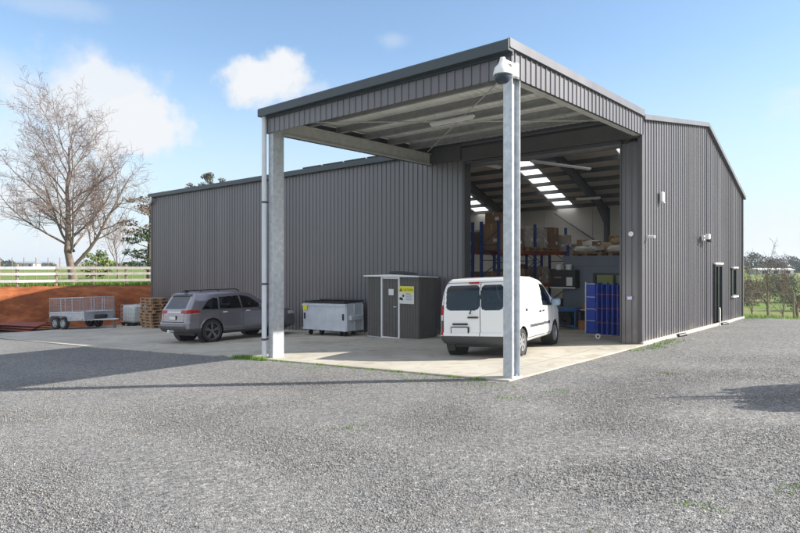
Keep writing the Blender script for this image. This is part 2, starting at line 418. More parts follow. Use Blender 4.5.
# concrete slab
def conc_mat():
    m = bpy.data.materials.new('concrete'); m.use_nodes = True
    nt = m.node_tree; N = nt.nodes; L = nt.links; b = N['Principled BSDF']; b.inputs['Roughness'].default_value = .75
    tc = N.new('ShaderNodeTexCoord'); sp = N.new('ShaderNodeSeparateXYZ'); L.new(tc.outputs['Object'], sp.inputs[0])
    n1 = N.new('ShaderNodeTexNoise'); n1.inputs['Scale'].default_value = .45; n1.inputs['Detail'].default_value = 8; n1.inputs['Roughness'].default_value = .65
    n2 = N.new('ShaderNodeTexNoise'); n2.inputs['Scale'].default_value = 25; n2.inputs['Detail'].default_value = 5
    n3 = N.new('ShaderNodeTexNoise'); n3.inputs['Scale'].default_value = 1.6; n3.inputs['Detail'].default_value = 6; n3.inputs['Distortion'].default_value = 1.2
    for n in (n1, n2, n3): L.new(tc.outputs['Object'], n.inputs['Vector'])
    r1 = N.new('ShaderNodeValToRGB'); e = r1.color_ramp.elements; e[0].position = .33; e[0].color = (.37, .345, .295, 1); e[1].position = .62; e[1].color = (.49, .46, .395, 1)
    L.new(n1.outputs[0], r1.inputs[0])
    r3 = N.new('ShaderNodeValToRGB'); e = r3.color_ramp.elements; e[0].position = .34; e[0].color = (.80, .76, .70, 1); e[1].position = .5; e[1].color = (1, 1, 1, 1)
    L.new(n3.outputs[0], r3.inputs[0])
    r2 = N.new('ShaderNodeMapRange'); r2.inputs[3].default_value = .88; r2.inputs[4].default_value = 1.12; L.new(n2.outputs[0], r2.inputs[0])
    mx = N.new('ShaderNodeMix'); mx.data_type = 'RGBA'; mx.blend_type = 'MULTIPLY'; mx.inputs[0].default_value = 1
    L.new(r1.outputs[0], mx.inputs[6]); L.new(r3.outputs[0], mx.inputs[7])
    # saw-cut joints every 4.9 m along x and 3.2 m along y
    def joint(out, per, off, w):
        a = N.new('ShaderNodeMath'); a.operation = 'ADD'; a.inputs[1].default_value = off + 1000 * per; L.new(out, a.inputs[0])
        md = N.new('ShaderNodeMath'); md.operation = 'MODULO'; md.inputs[1].default_value = per; L.new(a.outputs[0], md.inputs[0])
        lt = N.new('ShaderNodeMath'); lt.operation = 'LESS_THAN'; lt.inputs[1].default_value = w; L.new(md.outputs[0], lt.inputs[0]); return lt.outputs[0]
    j1 = joint(sp.outputs[0], 4.9, 0.6, .025); j2 = joint(sp.outputs[1], 3.2, .3, .02)
    jm = N.new('ShaderNodeMath'); jm.operation = 'MAXIMUM'; L.new(j1, jm.inputs[0]); L.new(j2, jm.inputs[1])
    jj = N.new('ShaderNodeMapRange'); jj.inputs[3].default_value = 1; jj.inputs[4].default_value = .45; L.new(jm.outputs[0], jj.inputs[0])
    ml = N.new('ShaderNodeMath'); ml.operation = 'MULTIPLY'; L.new(jj.outputs[0], ml.inputs[0]); L.new(r2.outputs[0], ml.inputs[1])
    vm = N.new('ShaderNodeVectorMath'); vm.operation = 'SCALE'; L.new(mx.outputs[2], vm.inputs[0]); L.new(ml.outputs[0], vm.inputs['Scale'])
    L.new(vm.outputs[0], b.inputs['Base Color'])
    bp = N.new('ShaderNodeBump'); bp.inputs['Strength'].default_value = .25; bp.inputs['Distance'].default_value = .004
    L.new(n2.outputs[0], bp.inputs['Height']); L.new(bp.outputs[0], b.inputs['Normal']); return m
M_CONC = conc_mat()
edge = [(.10, -.20), (-7.6, -.22), (-12, -.55), (-16, -.8), (-25.3, -.8), (-29.5, -.75)]
def edge_y(x):
    return float(np.interp(-x, [-.1, 7.6, 12, 16, 25.3, 40], [-.20, -.22, -.55, -.8, -.8, -.7]))
cm = MB()
cx = [.10] + list(np.arange(-.5, -29.1, -.5))
for x in cx:
    e = edge_y(x)
    z = G(x) + SLAB
    for y, zz in ((e, z - .25), (e, z - .006), (e + .012, z), (3, z), (6.2, z), (17.05 if x > -27.3 else 9.6, z)): cm.v.append((x, y, zz))
for i in range(len(cx) - 1):
    for k in range(5):
        a = i * 6 + k; cm.f.append((a, a + 1, a + 7, a + 6)); cm.m.append(0)
cm.f.append((0, 1, 2, 3, 4, 5)); cm.m.append(0)
tag(cm.build('concrete_slab', M_CONC), kind='structure')

# clay bank
def clay_mat():
    m = bpy.data.materials.new('red_clay'); m.use_nodes = True
    nt = m.node_tree; N = nt.nodes; L = nt.links; b = N['Principled BSDF']; b.inputs['Roughness'].default_value = .95; b.inputs['Specular IOR Level'].default_value = .1
    tc = N.new('ShaderNodeTexCoord')
    mp = N.new('ShaderNodeMapping'); mp.inputs['Scale'].default_value = (1, 1, 2.6); L.new(tc.outputs['Object'], mp.inputs[0])
    n1 = N.new('ShaderNodeTexNoise'); n1.inputs['Scale'].default_value = .8; n1.inputs['Detail'].default_value = 9; n1.inputs['Roughness'].default_value = .7
    L.new(mp.outputs[0], n1.inputs['Vector'])
    r = N.new('ShaderNodeValToRGB'); e = r.color_ramp.elements; e[0].position = .3; e[0].color = (.12, .042, .020, 1); e[1].position = .72; e[1].color = (.44, .17, .07, 1)
    k = e.new(.5); k.color = (.27, .085, .033, 1)
    L.new(n1.outputs[0], r.inputs[0]); L.new(r.outputs[0], b.inputs['Base Color'])
    bp = N.new('ShaderNodeBump'); bp.inputs['Strength'].default_value = .9; bp.inputs['Distance'].default_value = .15
    L.new(n1.outputs[0], bp.inputs['Height']); L.new(bp.outputs[0], b.inputs['Normal']); return m
M_CLAY = clay_mat()
bk = MB(); pts = []
for (ax, ay), (bx, by) in zip(BANK[:5], BANK[1:6]):
    L_ = math.hypot(bx - ax, by - ay); n = int(L_ / .3)
    for i in range(n): t = i / n; pts.append((ax + (bx - ax) * t, ay + (by - ay) * t, bx - ax, by - ay))
prof = [(-1.3, .02), (-.6, .12), (-.2, .35), (.05, .7), (.2, 1.15), (.4, 1.5), (.7, 1.8), (1.15, 2.04), (1.9, 2.2), (2.5, 2.12)]
nrow = len(prof)
for i, (x, y, dx, dy) in enumerate(pts):
    lo, hi = max(0, i - 12), min(len(pts) - 1, i + 12)
    dx, dy = pts[hi][0] - pts[lo][0], pts[hi][1] - pts[lo][1]
    l = math.hypot(dx, dy); nxn, nyn = -dy / l, dx / l
    for k, (s, h) in enumerate(prof):
        j = mnoise.fractal(Vector((x * .9, y * .9, h * 1.7)), 1., 2., 4) * (.3 if 0 < k < nrow - 1 else .05)
        g0 = G(x)
        H = (.82 - g0) / 2.15
        px, py = x + nxn * (s + j), y + nyn * (s + j)
        z = g0 + h * H + (j * .2 if k else -.05)
        if k == nrow - 1: z = T(px, py) - .15
        bk.v.append((px, py, z))
for i in range(len(pts) - 1):
    for k in range(nrow - 1):
        a = i * nrow + k; bk.f.append((a, a + 1, a + nrow + 1, a + nrow)); bk.m.append(0)
tag(bk.build('clay_bank', M_CLAY, smooth=True), kind='structure')

# grass blades (bank crest, slab edges, tufts)
M_BLADE = mat('grass_blade', (.10, .19, .035), .8, island=.5, spec=.2)
def blades(name, pts, hmin, hmax, w, m, n_per=1):
    mb = MB()
    for (x, y, z, s) in pts:
        a = random.uniform(0, 6.28); h = random.uniform(hmin, hmax) * s; l = random.uniform(-.5, .5) * h; l2 = random.uniform(-.5, .5) * h
        u = Vector((math.cos(a), math.sin(a), 0)) * w * .5 * random.uniform(.7, 1.3)
        p = Vector((x, y, z)); t = p + Vector((l, l2, h)); mid = p + Vector((l * .3, l2 * .3, h * .6))
        mb.add([p - u, p + u, mid + u * .8, t, mid - u * .8], [(0, 1, 2, 3, 4)])
    return mb.build(name, m)
bp_ = []
for _ in range(26000):
    i = random.randrange(len(pts)); x, y, dx, dy = pts[i]
    if y > 13 or y < -6: continue
    l = math.hypot(dx, dy); s = 1.35 + random.random() ** 1.5 * 9.0
    px, py = x - dy / l * s + random.uniform(-.2, .2), y + dx / l * s + random.uniform(-.2, .2)
    bp_.append((px, py, T(px, py) - .02, 1 if s > 1.7 else .7))
tag(blades('bank_grass', bp_, .12, .34, .03, M_BLADE), kind='stuff')
tp = []
def tuft(cx, cy, r, n, s=1.):
    for _ in range(n):
        a = random.uniform(0, 6.28); q = r * math.sqrt(random.random()); x, y = cx + q * math.cos(a) * 1.6, cy + q * math.sin(a) * .6
        tp.append((x, y, G(x) + .0, s))
for k in range(26): tuft(-7.35 + random.gauss(0, .35), -.30 + random.gauss(0, .04), .12, 34, 1.)
for k in range(60): tuft(random.uniform(-6.9, -.4), edge_y(-3) - .05 + random.gauss(0, .02), .07, random.choice((4, 9, 16)), .5)
for k in range(26): tuft(random.uniform(-6, .5), random.uniform(-1.0, -.4), .08, 10, .4)
for k in range(34): tuft(.22 + random.random() * .45, random.uniform(5.0, 8.0), .12, 16, .6)
for k in range(8): tuft(.3 + random.random() * .3, random.uniform(8, 17), .08, 6, .4)
for (x, y) in [(4.3, -4.5), (3.9, -5.6), (4.9, -3.6), (1.2, -.6), (.9, -1.5), (.2, -4.2), (2.1, 1.9)]:
    for k in range(4): tuft(x + random.gauss(0, .12), y + random.gauss(0, .1), .07, 14, .35)
for k in range(220): tuft(random.uniform(-1, 16), 17.4 + random.gauss(0, .35), .3, 20, 1.4)
tag(blades('yard_weeds', tp, .04, .13, .008, mat('weed_blade', (.15, .28, .04), .8, island=.4, spec=.2)), kind='stuff')

# ---------------------------------------------------------------- WAREHOUSE
WL = 25.7; Y0 = 6.37; YR = 12.2; Y1 = 17.14; ZE = 5.80; ZR = 6.62; ZB = 4.72
wh = thing('warehouse', 'big dark grey corrugated steel warehouse with open roller doorway and tall drive-through canopy', 'warehouse', (0, 0, 0))
def zroof(y): return ZE + (ZR - ZE) * (y - Y0) / (YR - Y0) if y < YR else ZR + (ZB - ZR) * (y - YR) / (Y1 - YR)
def ribbed(p0, p1, zb, zt, outw, pitch=.205, rib=.024, rw=.026, m=M_CLAD, name='wall', thick=True):
    """vertical trapezoidal ribs from p0 to p1 (xy); zb/zt functions of (x,y)"""
    p0 = Vector((*p0, 0)); p1 = Vector((*p1, 0)); d = p1 - p0; Ln = d.length; d.normalize(); o = Vector((*outw, 0))
    prof = []; s = 0
    while s < Ln:
        for ds, h in ((0, 0), (pitch * .5 - rw, 0), (pitch * .5 - rw * .5, rib), (pitch * .5 + rw * .5, rib), (pitch * .5 + rw, 0)):
            if s + ds <= Ln: prof.append((s + ds, h))
        s += pitch
    prof.append((Ln, 0)); mb = MB()
    for s, h in prof:
        p = p0 + d * s; q = p + o * h
        mb.v.append((q.x, q.y, zb(p.x, p.y))); mb.v.append((q.x, q.y, zt(p.x, p.y)))
    n = len(prof)
    for i in range(n - 1): mb.f.append((2 * i, 2 * i + 2, 2 * i + 3, 2 * i + 1)); mb.m.append(0)
    if thick:   # inner skin so the wall has depth
        t = o * -.06
        a, b = p0 + t, p1 + t
        k = len(mb.v)
        steps = 24
        for j in range(steps + 1):
            q = a + (b - a) * (j / steps); w = q - t
            mb.v.append((q.x, q.y, zb(w.x, w.y))); mb.v.append((q.x, q.y, zt(w.x, w.y)))
        for j in range(steps): mb.f.append((k + 2 * j, k + 2 * j + 1, k + 2 * j + 3, k + 2 * j + 2)); mb.m.append(1)
    me = bpy.data.meshes.new(name); me.from_pydata(mb.v, [], mb.f); me.materials.append(m)
    if thick: me.materials.append(M_WALLIN); me.polygons.foreach_set('material_index', mb.m)
    ob = bpy.data.objects.new(name, me); col.objects.link(ob); ob.parent = wh; return ob
DR, DL = -.50, -5.45        # doorway right / left x
DH = 5.25
zb_ = lambda x, y: G(x) + .02 if x < -.05 else .08
ribbed((DL, Y0), (-WL, Y0), lambda x, y: G(x) + .06, lambda x, y: ZE, (0, -1), name='front_wall')
ribbed((0, Y0), (DR, Y0), lambda x, y: G(x) + .04, lambda x, y: DH - .05, (0, -1), pitch=.166, name='front_wall')
ribbed((DL + .0, Y0 + .1), (0, Y0 + .1), lambda x, y: DH, lambda x, y: ZE - .05, (0, -1), name='front_wall', m=M_CLADIN)
# gable wall (right) with openings for door and window -> strips
GD = (13.05, 13.95); GW = (15.35, 16.0)   # door and window in y
def gw(y0, y1, zb, zt): ribbed((0, y0), (0, y1), zb, zt, (1, 0), name='gable_wall')
fz = lambda x, y: .08
rz = lambda x, y: zroof(y)
gw(Y0, YR, fz, rz); gw(YR, GD[0], fz, rz)
gw(GD[0], GD[1], lambda x, y: 2.08, rz); gw(GD[1], GW[0], fz, rz)
gw(GW[0], GW[1], fz, lambda x, y: .95); gw(GW[0], GW[1], lambda x, y: 1.95, rz); gw(GW[1], Y1, fz, rz)
ribbed((0, Y1), (-WL, Y1), lambda x, y: G(x) - .1, lambda x, y: ZB, (0, 1), name='back_wall')
ribbed((-WL, YR), (-WL, Y1), lambda x, y: G(x) - .1, rz, (-1, 0), name='end_wall')
ribbed((-WL, Y0), (-WL, YR), lambda x, y: G(x) + .05, rz, (-1, 0), name='end_wall')
# trims
t = MB(); t.box(-.07, .045, Y0 - .045, Y0 + .07, .1, ZE); t.box(-.06, .045, Y1 - .06, Y1 + .045, .1, ZB); t.box(-WL - .045, -WL + .07, Y0 - .045, Y0 + .07, G(-WL), ZE)
t.build('corner_flashing', M_CLADIN, wh, each=True)
t = MB(); t.box(DR - .04, DR + .0, Y0 - .03, Y0 + .32, 0, DH); t.box(DL - .1, DL - .0, Y0 - .045, Y0 + .30, G(DL), DH + .3); t.box(DL, DR - .04, Y0 - .02, Y0 + .1, DH - .02, DH + .04)
t.build('door_jamb', M_CLADIN, wh, each=True)
t = MB(); t.box(-5.5, -.05, Y0 - .14, Y0 - .03, DH + .05, 5.70); t.build('door_header', M_CLADIN, wh)
# roller door rolled up behind the header
t = MB(); t.tube([(DL - .05, Y0 + .45, DH + .1), (DR + .02, Y0 + .45, DH + .1)], .17, 14); t.build('roller_door', M_FRAME, wh, smooth=True)
# footing strip
t = MB()
t.box(.0, .07, Y0 - .02, Y1 + .1, -.2, .085)
t.build('footing', M_FOOT, wh)
t = MB()
for i in range(41):
    pass
xsn = [DL - .1 - i * .5 for i in range(int((WL + DL) / .5) + 1)]
for a, b in zip(xsn[:-1], xsn[1:]): t.box(b, a, Y0 - .015, Y0 + .06, G(b) - .05, G(b) + .10)
t.build('footing', M_FOOT, wh)
# roof sheets with skylight gaps on both slopes; front ones added for inside light
SKX = [-2.8, -7.25, -11.75, -16.2, -20.7]; SW = .44
t = MB(); ls = MB(); sk = []
def strip(mb, xa, xb, ya, za, yb, zb, th=.05, mi=0):
    mb.add([(xa, ya, za), (xb, ya, za), (xb, yb, zb), (xa, yb, zb), (xa, ya, za + th), (xb, ya, za + th), (xb, yb, zb + th), (xa, yb, zb + th)], [(0, 3, 2, 1), (4, 5, 6, 7), (0, 1, 5, 4), (1, 2, 6, 5), (2, 3, 7, 6), (3, 0, 4, 7)], mi)
cuts = [-WL - .1]
for s in reversed(SKX): cuts += [s - SW, s + SW]
cuts.append(.08)
for i in range(0, len(cuts), 2):
    xa, xb = cuts[i], cuts[i + 1]
    strip(t, xa, xb, YR, ZR, Y1 + .15, zroof(Y1 + .15))
strip(t, -WL - .1, .08, Y0 - .08, zroof(Y0 - .08), 8.0, zroof(8.0))
for i in range(0, len(cuts), 2): strip(t, cuts[i], cuts[i + 1], 8.0, zroof(8.0), YR, ZR)
rf = t.build('roof', M_ROOFUP, wh)
t = MB()
for i in range(0, len(cuts), 2):
    strip(t, cuts[i], min(cuts[i + 1], -.07), YR, ZR - .03, Y1 - .07, zroof(Y1 - .07) - .03, .02)
strip(t, -WL + .07, -.07, Y0 + .07, zroof(Y0 + .07) - .03, 8.0, zroof(8.0) - .03, .02)
for i in range(0, len(cuts), 2): strip(t, cuts[i], min(cuts[i + 1], -.07), 8.0, zroof(8.0) - .03, YR, ZR - .03, .02)
t.build('roof_lining', M_LINE, wh)
for s in SKX:
    t = MB(); n = 9
    # corrugated translucent sheet
    for i in range(n * 2 + 1):
        x = s - SW + SW * 2 * i / (n * 2); h = .02 if i % 2 else 0
        t.v.append((x, YR + .25, zroof(YR + .25) + .01 + h)); t.v.append((x, Y1 - .1, zroof(Y1 - .1) + .01 + h))
    for i in range(n * 2): t.f.append((2 * i, 2 * i + 1, 2 * i + 3, 2 * i + 2)); t.m.append(0)
    t.build('skylight', M_SKYL, wh)
    t = MB()  # front-slope skylight, added to bring more light into the shed
    for i in range(n * 2 + 1):
        x = s - SW + SW * 2 * i / (n * 2); h = .02 if i % 2 else 0
        t.v.append((x, 8.0, zroof(8.0) + .01 + h)); t.v.append((x, YR - .15, zroof(YR - .15) + .01 + h))
    for i in range(n * 2): t.f.append((2 * i, 2 * i + 1, 2 * i + 3, 2 * i + 2)); t.m.append(0)
    t.build('skylight', M_SKYL, wh)
# flashings, gutter
t = MB(); t.add([(0.02, Y0, ZE - .05), (.11, Y0, ZE - .05), (.11, Y0, ZE + .08), (0.02, Y0, ZE + .08), (.02, YR, ZR - .05), (.11, YR, ZR - .05), (.11, YR, ZR + .08), (.02, YR, ZR + .08)], [(0, 1, 2, 3), (4, 7, 6, 5), (0, 4, 5, 1), (1, 5, 6, 2), (2, 6, 7, 3), (3, 7, 4, 0)])
t.add([(0.02, YR, ZR - .05), (.11, YR, ZR - .05), (.11, YR, ZR + .08), (0.02, YR, ZR + .08), (.02, Y1 + .15, ZB - .11), (.11, Y1 + .15, ZB - .11), (.11, Y1 + .15, ZB + .02), (.02, Y1 + .15, ZB + .02)], [(0, 1, 2, 3), (4, 7, 6, 5), (0, 4, 5, 1), (1, 5, 6, 2), (2, 6, 7, 3), (3, 7, 4, 0)])
t.build('barge_flashing', M_CLAD, wh, each=True)
t = MB(); t.prism([(Y0 - .19, ZE + .0), (Y0 - .19, ZE - .13), (Y0 - .05, ZE - .13), (Y0 - .05, ZE + .06), (Y0 - .19, ZE + .06)], -WL - .1, -7.12, 'x'); t.build('gutter', M_CAP, wh)
t = MB(); t.tube([(-WL + .22, Y0 - .15, ZE - .1), (-WL + .22, Y0 - .15, ZE - .26), (-WL + .14, Y0 - .15, ZE - .38), (-WL - .02, Y0 - .15, ZE - .44), (-WL - .26, Y0 - .15, ZE - .46)], .07, 12); t.build('downpipe', M_WHITE, wh, smooth=True)
t = MB(); t.tube([(-.02 - .35, Y1 + .1, ZB), (-.37, Y1 + .1, 0)], .05, 10); t.build('downpipe', M_PIPE, wh)
# portal frames
def ibeam(mb, p0, p1, depth, width, up=Vector((0, 0, 1)), th=.014, mi=0):
    p0, p1 = Vector(p0), Vector(p1); d = (p1 - p0).normalized(); s = d.cross(up).normalized(); u = s.cross(d).normalized()
    def slab(a0, a1, b0, b1):
        vs = [p + s * a + u * b for p in (p0, p1) for a, b in ((a0, b0), (a1, b0), (a1, b1), (a0, b1))]
        mb.add(vs, [(0, 1, 2, 3), (7, 6, 5, 4), (0, 4, 5, 1), (1, 5, 6, 2), (2, 6, 7, 3), (3, 7, 4, 0)], mi)
    slab(-width / 2, width / 2, -depth / 2, -depth / 2 + th); slab(-width / 2, width / 2, depth / 2 - th, depth / 2); slab(-th / 2, th / 2, -depth / 2 + th, depth / 2 - th)
for i in range(6):
    x = -.22 - i * 5.05
    t = MB()
    ibeam(t, (x, Y0 + .25, G(x)), (x, Y0 + .25, ZE - .12), .3, .16, Vector((0, 1, 0))) if (i != 1) else None
    ibeam(t, (x, Y0 + .15, zroof(Y0 + .15) - .36), (x, YR, ZR - .38), .34, .17)
    ibeam(t, (x, YR, ZR - .38), (x, Y1 - .15, ZB - .33), .34, .17)
    ibeam(t, (x, Y1 - .25, G(x) - .1), (x, Y1 - .25, ZB - .12), .3, .16, Vector((0, 1, 0)))
    # haunch at the knee
    t.prism([(Y1 - .4, ZB - .95), (Y1 - .4, ZB - .45), (Y1 - 1.5, ZB + .02)], x - .01, x + .01, 'x')
    for q in (8.2, 10.4, 13.4, 15.2):   # fly braces
        t.tube([(x - .05, q, zroof(q) - .5), (x - .55, q, zroof(q) - .1)], .018, 5)
    t.build('portal_frame', M_FRAME, wh)
def purlin(y, front=True):
    t = MB(); z = zroof(y) - .04
    t.box(-WL + .1, -.1, y - .008, y + .008, z - .17, z); t.box(-WL + .1, -.1, y - .05, y + .0, z - .172, z - .16)
    t.build('purlin', M_FRAME, wh)
for y in (7.1, 7.9, 8.7, 9.5, 10.3, 11.1, 11.9, 12.5, 13.2, 13.9, 14.6, 15.3, 16.0, 16.7): purlin(y)
# girts and back wall lining joints
t = MB()
for z in (1.6, 3.0): t.box(-WL + .1, -.1, Y1 - .22, Y1 - .07, z, z + .06)
for x in np.arange(-1.2, -25, -2.4): t.box(x - .012, x + .012, Y1 - .085, Y1 - .062, -.5, ZB - .1)
t.build('wall_girt', M_GALVD, wh)
t = MB()
t.tube([(-5.4, Y1 - .2, 2.9), (-7.8, Y1 - .2, 4.5)], .03, 6); t.tube([(-.3, Y1 - .25, 4.2), (-5.1, Y1 - .25, 3.0)], .025, 6); t.build('wall_brace', M_FRAME, wh, each=True)
# gable personnel door and window
t = MB(); y0, y1 = GD
t.box(-.04, .075, y0, y0 + .06, .14, 2.08); t.box(-.04, .075, y1 - .06, y1, .14, 2.08); t.box(-.04, .075, y0 + .06, y1 - .06, 2.02, 2.08); t.box(-.02, .06, y0 + .42, y0 + .48, .14, 2.02)
d = t.build('side_door', M_DARKDOOR, wh)
t = MB(); t.box(.0, .012, y0 + .06, y0 + .42, .16, 2.02); t.build('dark_pane', M_GLASS, d)
t = MB(); t.box(.015, .03, y0 + .48, y1 - .06, .16, 2.02); t.build('glass_pane', M_GLASS, d)
t = MB(); t.box(.04, .10, y0 - .05, y1 + .05, 2.09, 2.15); t.build('door_flashing', M_WHITE, wh, each=True)
t = MB(); y0, y1 = GW
t.box(-.03, .06, y0, y0 + .05, .95, 1.95); t.box(-.03, .06, y1 - .05, y1, .95, 1.95); t.box(-.03, .06, y0, y1, 1.90, 1.951); t.box(-.03, .06, y0, y1, .949, 1.0)
w = t.build('window', M_DARKDOOR, wh)
t = MB(); t.box(0, .012, y0 + .05, y1 - .05, 1., 1.9); t.build('pane', M_GLASS, w)
t = MB(); t.box(.04, .12, y0 - .05, y1 + .05, 1.955, 2.0); t.box(.04, .12, y0 - .05, y1 + .05, .89, .945); t.build('window_flashing', M_WHITE, wh, each=True)

# ---------------- canopy (part of the warehouse)
CW = 6.97; CZ = 5.96; CB = 5.35
M_SOFF = mat('canopy_fascia_shadow_side', (.088, .080, .084), .45)
def post(x, y, d, w):
    t = MB(); th = .014; zb = G(x) + SLAB - .0; zt = CB + .25
    t.box(x - w / 2, x + w / 2, y, y + th, zb, zt); t.box(x - w / 2, x + w / 2, y + d - th, y + d, zb, zt); t.box(x - th / 2, x + th / 2, y + th, y + d - th, zb, zt)
    t.box(x - w / 2 - .03, x + w / 2 + .03, y - .03, y + d + .03, zb - .02, zb + .018)
    for sx in (-1, 1):
        for sy in (.06, d - .06): t.tube([(x + sx * .05, y + sy, zb), (x + sx * .05, y + sy, zb + .05)], .014, 6)
    return t.build('canopy_post', M_GALV, wh)
post(-.04, -.02, .28, .18); 
t = MB(); zb = G(-7.2) + SLAB
t.box(-6.97, -6.79, -.02, .0, zb, CB + .2); t.box(-6.97, -6.79, .30, .32, zb, CB + .2); t.box(-6.805, -6.791, .0, .30, zb, CB + .2)
t.box(-7.01, -6.76, -.05, .35, zb - .02, zb + .018)
t.build('canopy_post', M_GALV, wh)
# left downpipe
t = MB(); t.tube([(-7.03, -.11, zb + .0), (-7.03, -.11, CZ - .16)], .062, 14)
dp = t.build('downpipe', M_PIPE, wh, smooth=True)
t = MB()
for z in (zb + .45, 1.55, 3.6): t.lathe([(z, .07), (z + .05, .07)], (-7.03, -.11, 0), 'z', 14); t.box(-7.07, -6.99, -.07, 0.0, z + .01, z + .04)
t.build('pipe_bracket', M_CLADIN, dp, each=True)
# fascia cladding
def rib_fascia(p0, p1, outw, z0, z1, m):
    return ribbed(p0, p1, lambda x, y: z0, lambda x, y: z1, outw, pitch=.19, rib=.02, rw=.02, m=m, name='canopy_fascia', thick=False)
rib_fascia((-CW, -.06), (0.04, -.06), (0, -1), CB, CZ - .16, M_CLAD)
rib_fascia((.06, -.04), (.06, Y0 - .05), (1, 0), CB, CZ - .12, M_CLAD)
rib_fascia((-CW - .05, -.04), (-CW - .05, Y0 - .05), (-1, 0), CB, CZ - .12, M_CLAD)
t = MB(); t.box(-CW - .02, .03, -.055, -.04, CB, CZ - .1); t.box(.03, .055, -.055, Y0 - .05, CB, CZ - .05); t.box(-CW - .045, -CW - .005, -.04, Y0 - .05, CB, CZ - .0)
t.build('fascia_backing', M_CLADIN, wh, each=True)
# capping and front gutter
t = MB(); t.prism([(-.24, CZ - .02), (-.24, CZ - .2), (-.10, CZ - .2), (-.10, CZ - .25), (-.05, CZ - .25), (-.05, CZ), (-.2, CZ + .01)], -CW - .16, .105, 'x'); t.build('canopy_gutter', M_CAP, wh)
t = MB(); t.box(.05, .115, -.19, Y0 - .05, CZ - .15, CZ + .02); t.box(.115, .125, -.19, Y0 - .05, CZ - .15, CZ - .13); t.box(-CW - .12, -CW - .05, -.05, Y0 - .05, CZ - .15, CZ + .02); t.build('canopy_capping', M_CLAD, wh, each=True)
# roof sheets: ribs run front to back
t = MB(); x = -CW; i = 0
prof = []
while x < .02:
    for ds, h in ((0, 0), (.07, 0), (.09, .036), (.125, .036), (.145, 0)): prof.append((x + ds, h))
    x += .19
for x, h in prof: t.v.append((x, -.1, CZ - .09 + h)); t.v.append((x, Y0, CZ - .03 + h))
for i in range(len(prof) - 1): t.f.append((2 * i, 2 * i + 1, 2 * i + 3, 2 * i + 2)); t.m.append(0)
t.build('canopy_roof', M_CREAM, wh)
for i, y in enumerate((.12, 1.15, 2.2, 3.25, 4.3, 5.3)):
    t = MB(); z = CZ - .095
    t.box(-CW + .1, -.0, y - .01, y + .01, z - .19, z); t.box(-CW + .1, -.0, y - .06, y - .01, z - .19, z - .18); t.box(-CW + .1, 0, y - .06, y - .045, z - .18, z - .16)
    t.build('canopy_purlin', mat('dull_zinc', (.27, .275, .27), .5, .2, (5, .2)), wh)
t = MB(); ibeam(t, (-6.79, .28, CB + .16), (-6.79, Y0 - .1, CB + .16), .34, .17); t.build('canopy_beam', M_GALVD, wh); t = MB(); ibeam(t, (-.07, .25, CB + .16), (-.07, Y0 - .1, CB + .16), .34, .15)
t.build('canopy_beam', M_GALVD, wh)
t = MB(); t.box(-6.7, -.15, -.02, .015, CB + .02, CB + .28); t.build('canopy_front_beam', M_CREAM, wh)
t = MB(); t.box(-CW, DL - .1, Y0 - .12, Y0 - .045, 5.36, CZ - .12); t.box(-CW - .05, .05, Y0 - .02, Y0 + .03, ZE - .1, CZ + .03); t.build('canopy_wall_plate', M_CLADIN, wh, each=True)
t = MB()
for a, b in (((-.2, .4, CB + .3), (-6.6, 5.9, CB + .33)), ((-6.6, .4, CB + .3), (-.2, 5.9, CB + .33))): t.tube([a, b], .014, 6)
t.build('brace_rod', M_GALVD, wh, each=True)
# low solar-type panels on the front slope
t = MB()
for x in (-13.4, -12.2, -11.0, -9.8): t.box(x, x + 1.1, Y0 + .05, Y0 + .9, ZE + .13, ZE + .17)
o = t.build('roof_panel', M_BLACK, wh, each=True)

# fluorescent battens & interior lamps
def batten(loc, rz, L, label, tilt=0):
    b = thing('batten_light', label, 'light', loc, rz)
    t = MB(); t.rbox(-L / 2, L / 2, -.05, .05, -.03, .03, .008); t.build('housing', M_WHITE, b)
    t = MB(); t.tube([(-L / 2 + .03, 0, -.05), (L / 2 - .03, 0, -.05)], .02, 8); t.build('tube', mat('unlit_tube', (.8, .8, .78), .3), b, smooth=True)
    t = MB()
    for s in (-.4, .4): t.tube([(s * L, 0, .03), (s * L, 0, .22)], .006, 5)
    t.build('hanger', M_GALVD, b, each=True); return b
batten((-3.2, 2.6, CB + .22), 0, 1.3, 'white tube light hung under the canopy roof')
batten((-5.2, 7.4, 5.3), R(90), 1.2, 'tube light just inside the top of the roller doorway')
batten((-4.6, 11.2, 5.72), R(75), 3.2, 'long tube light hanging mid roof behind the doorway')
batten((-5.2, 14.8, 4.85), R(10), 1.0, 'small tube light near the back wall of the shed')

# ---------------------------------------------------------------- cameras and wall fittings
sc_ = thing('security_camera', 'white dome security camera on the canopy front corner', 'camera', (.12, -.36, 5.19)); sc_.scale = (.88, .88, .88)
t = MB(); t.lathe([(0.40, 0), (.40, .05), (.33, .065), (.26, .10), (.2, .16), (.1, .185), (.06, .19), (.055, .16)], (-.06, 0, .06), 'z', 24); t.build('housing', M_WHITE, sc_, smooth=True)
t = MB(); t.lathe([(.12, .155), (.0, .155), (-.06, .13), (-.10, .08), (-.115, 0)], (-.06, 0, .06), 'z', 24); t.build('dome', mat('smoked_dome', (.035, .05, .075), .12), sc_, smooth=True)
t = MB(); t.rbox(-.10, -.02, .0, .36, .38, .44, .01); t.rbox(-.02, .10, .24, .36, .12, .40, .01); t.build('bracket', M_WHITE, sc_)
def wall_lamp(y, z, label, big=False):
    o = thing('wall_light', label, 'light', (.04, y, z))
    t = MB(); t.rbox(0, .06, -.05, .05, -.05, .05, .01); t.build('backplate', M_WHITE, o)
    t = MB(); t.tube([(.05, 0, 0), (.24, 0, .0)], .05, 12); t.build('lamp_head', M_WHITE, o, smooth=True)
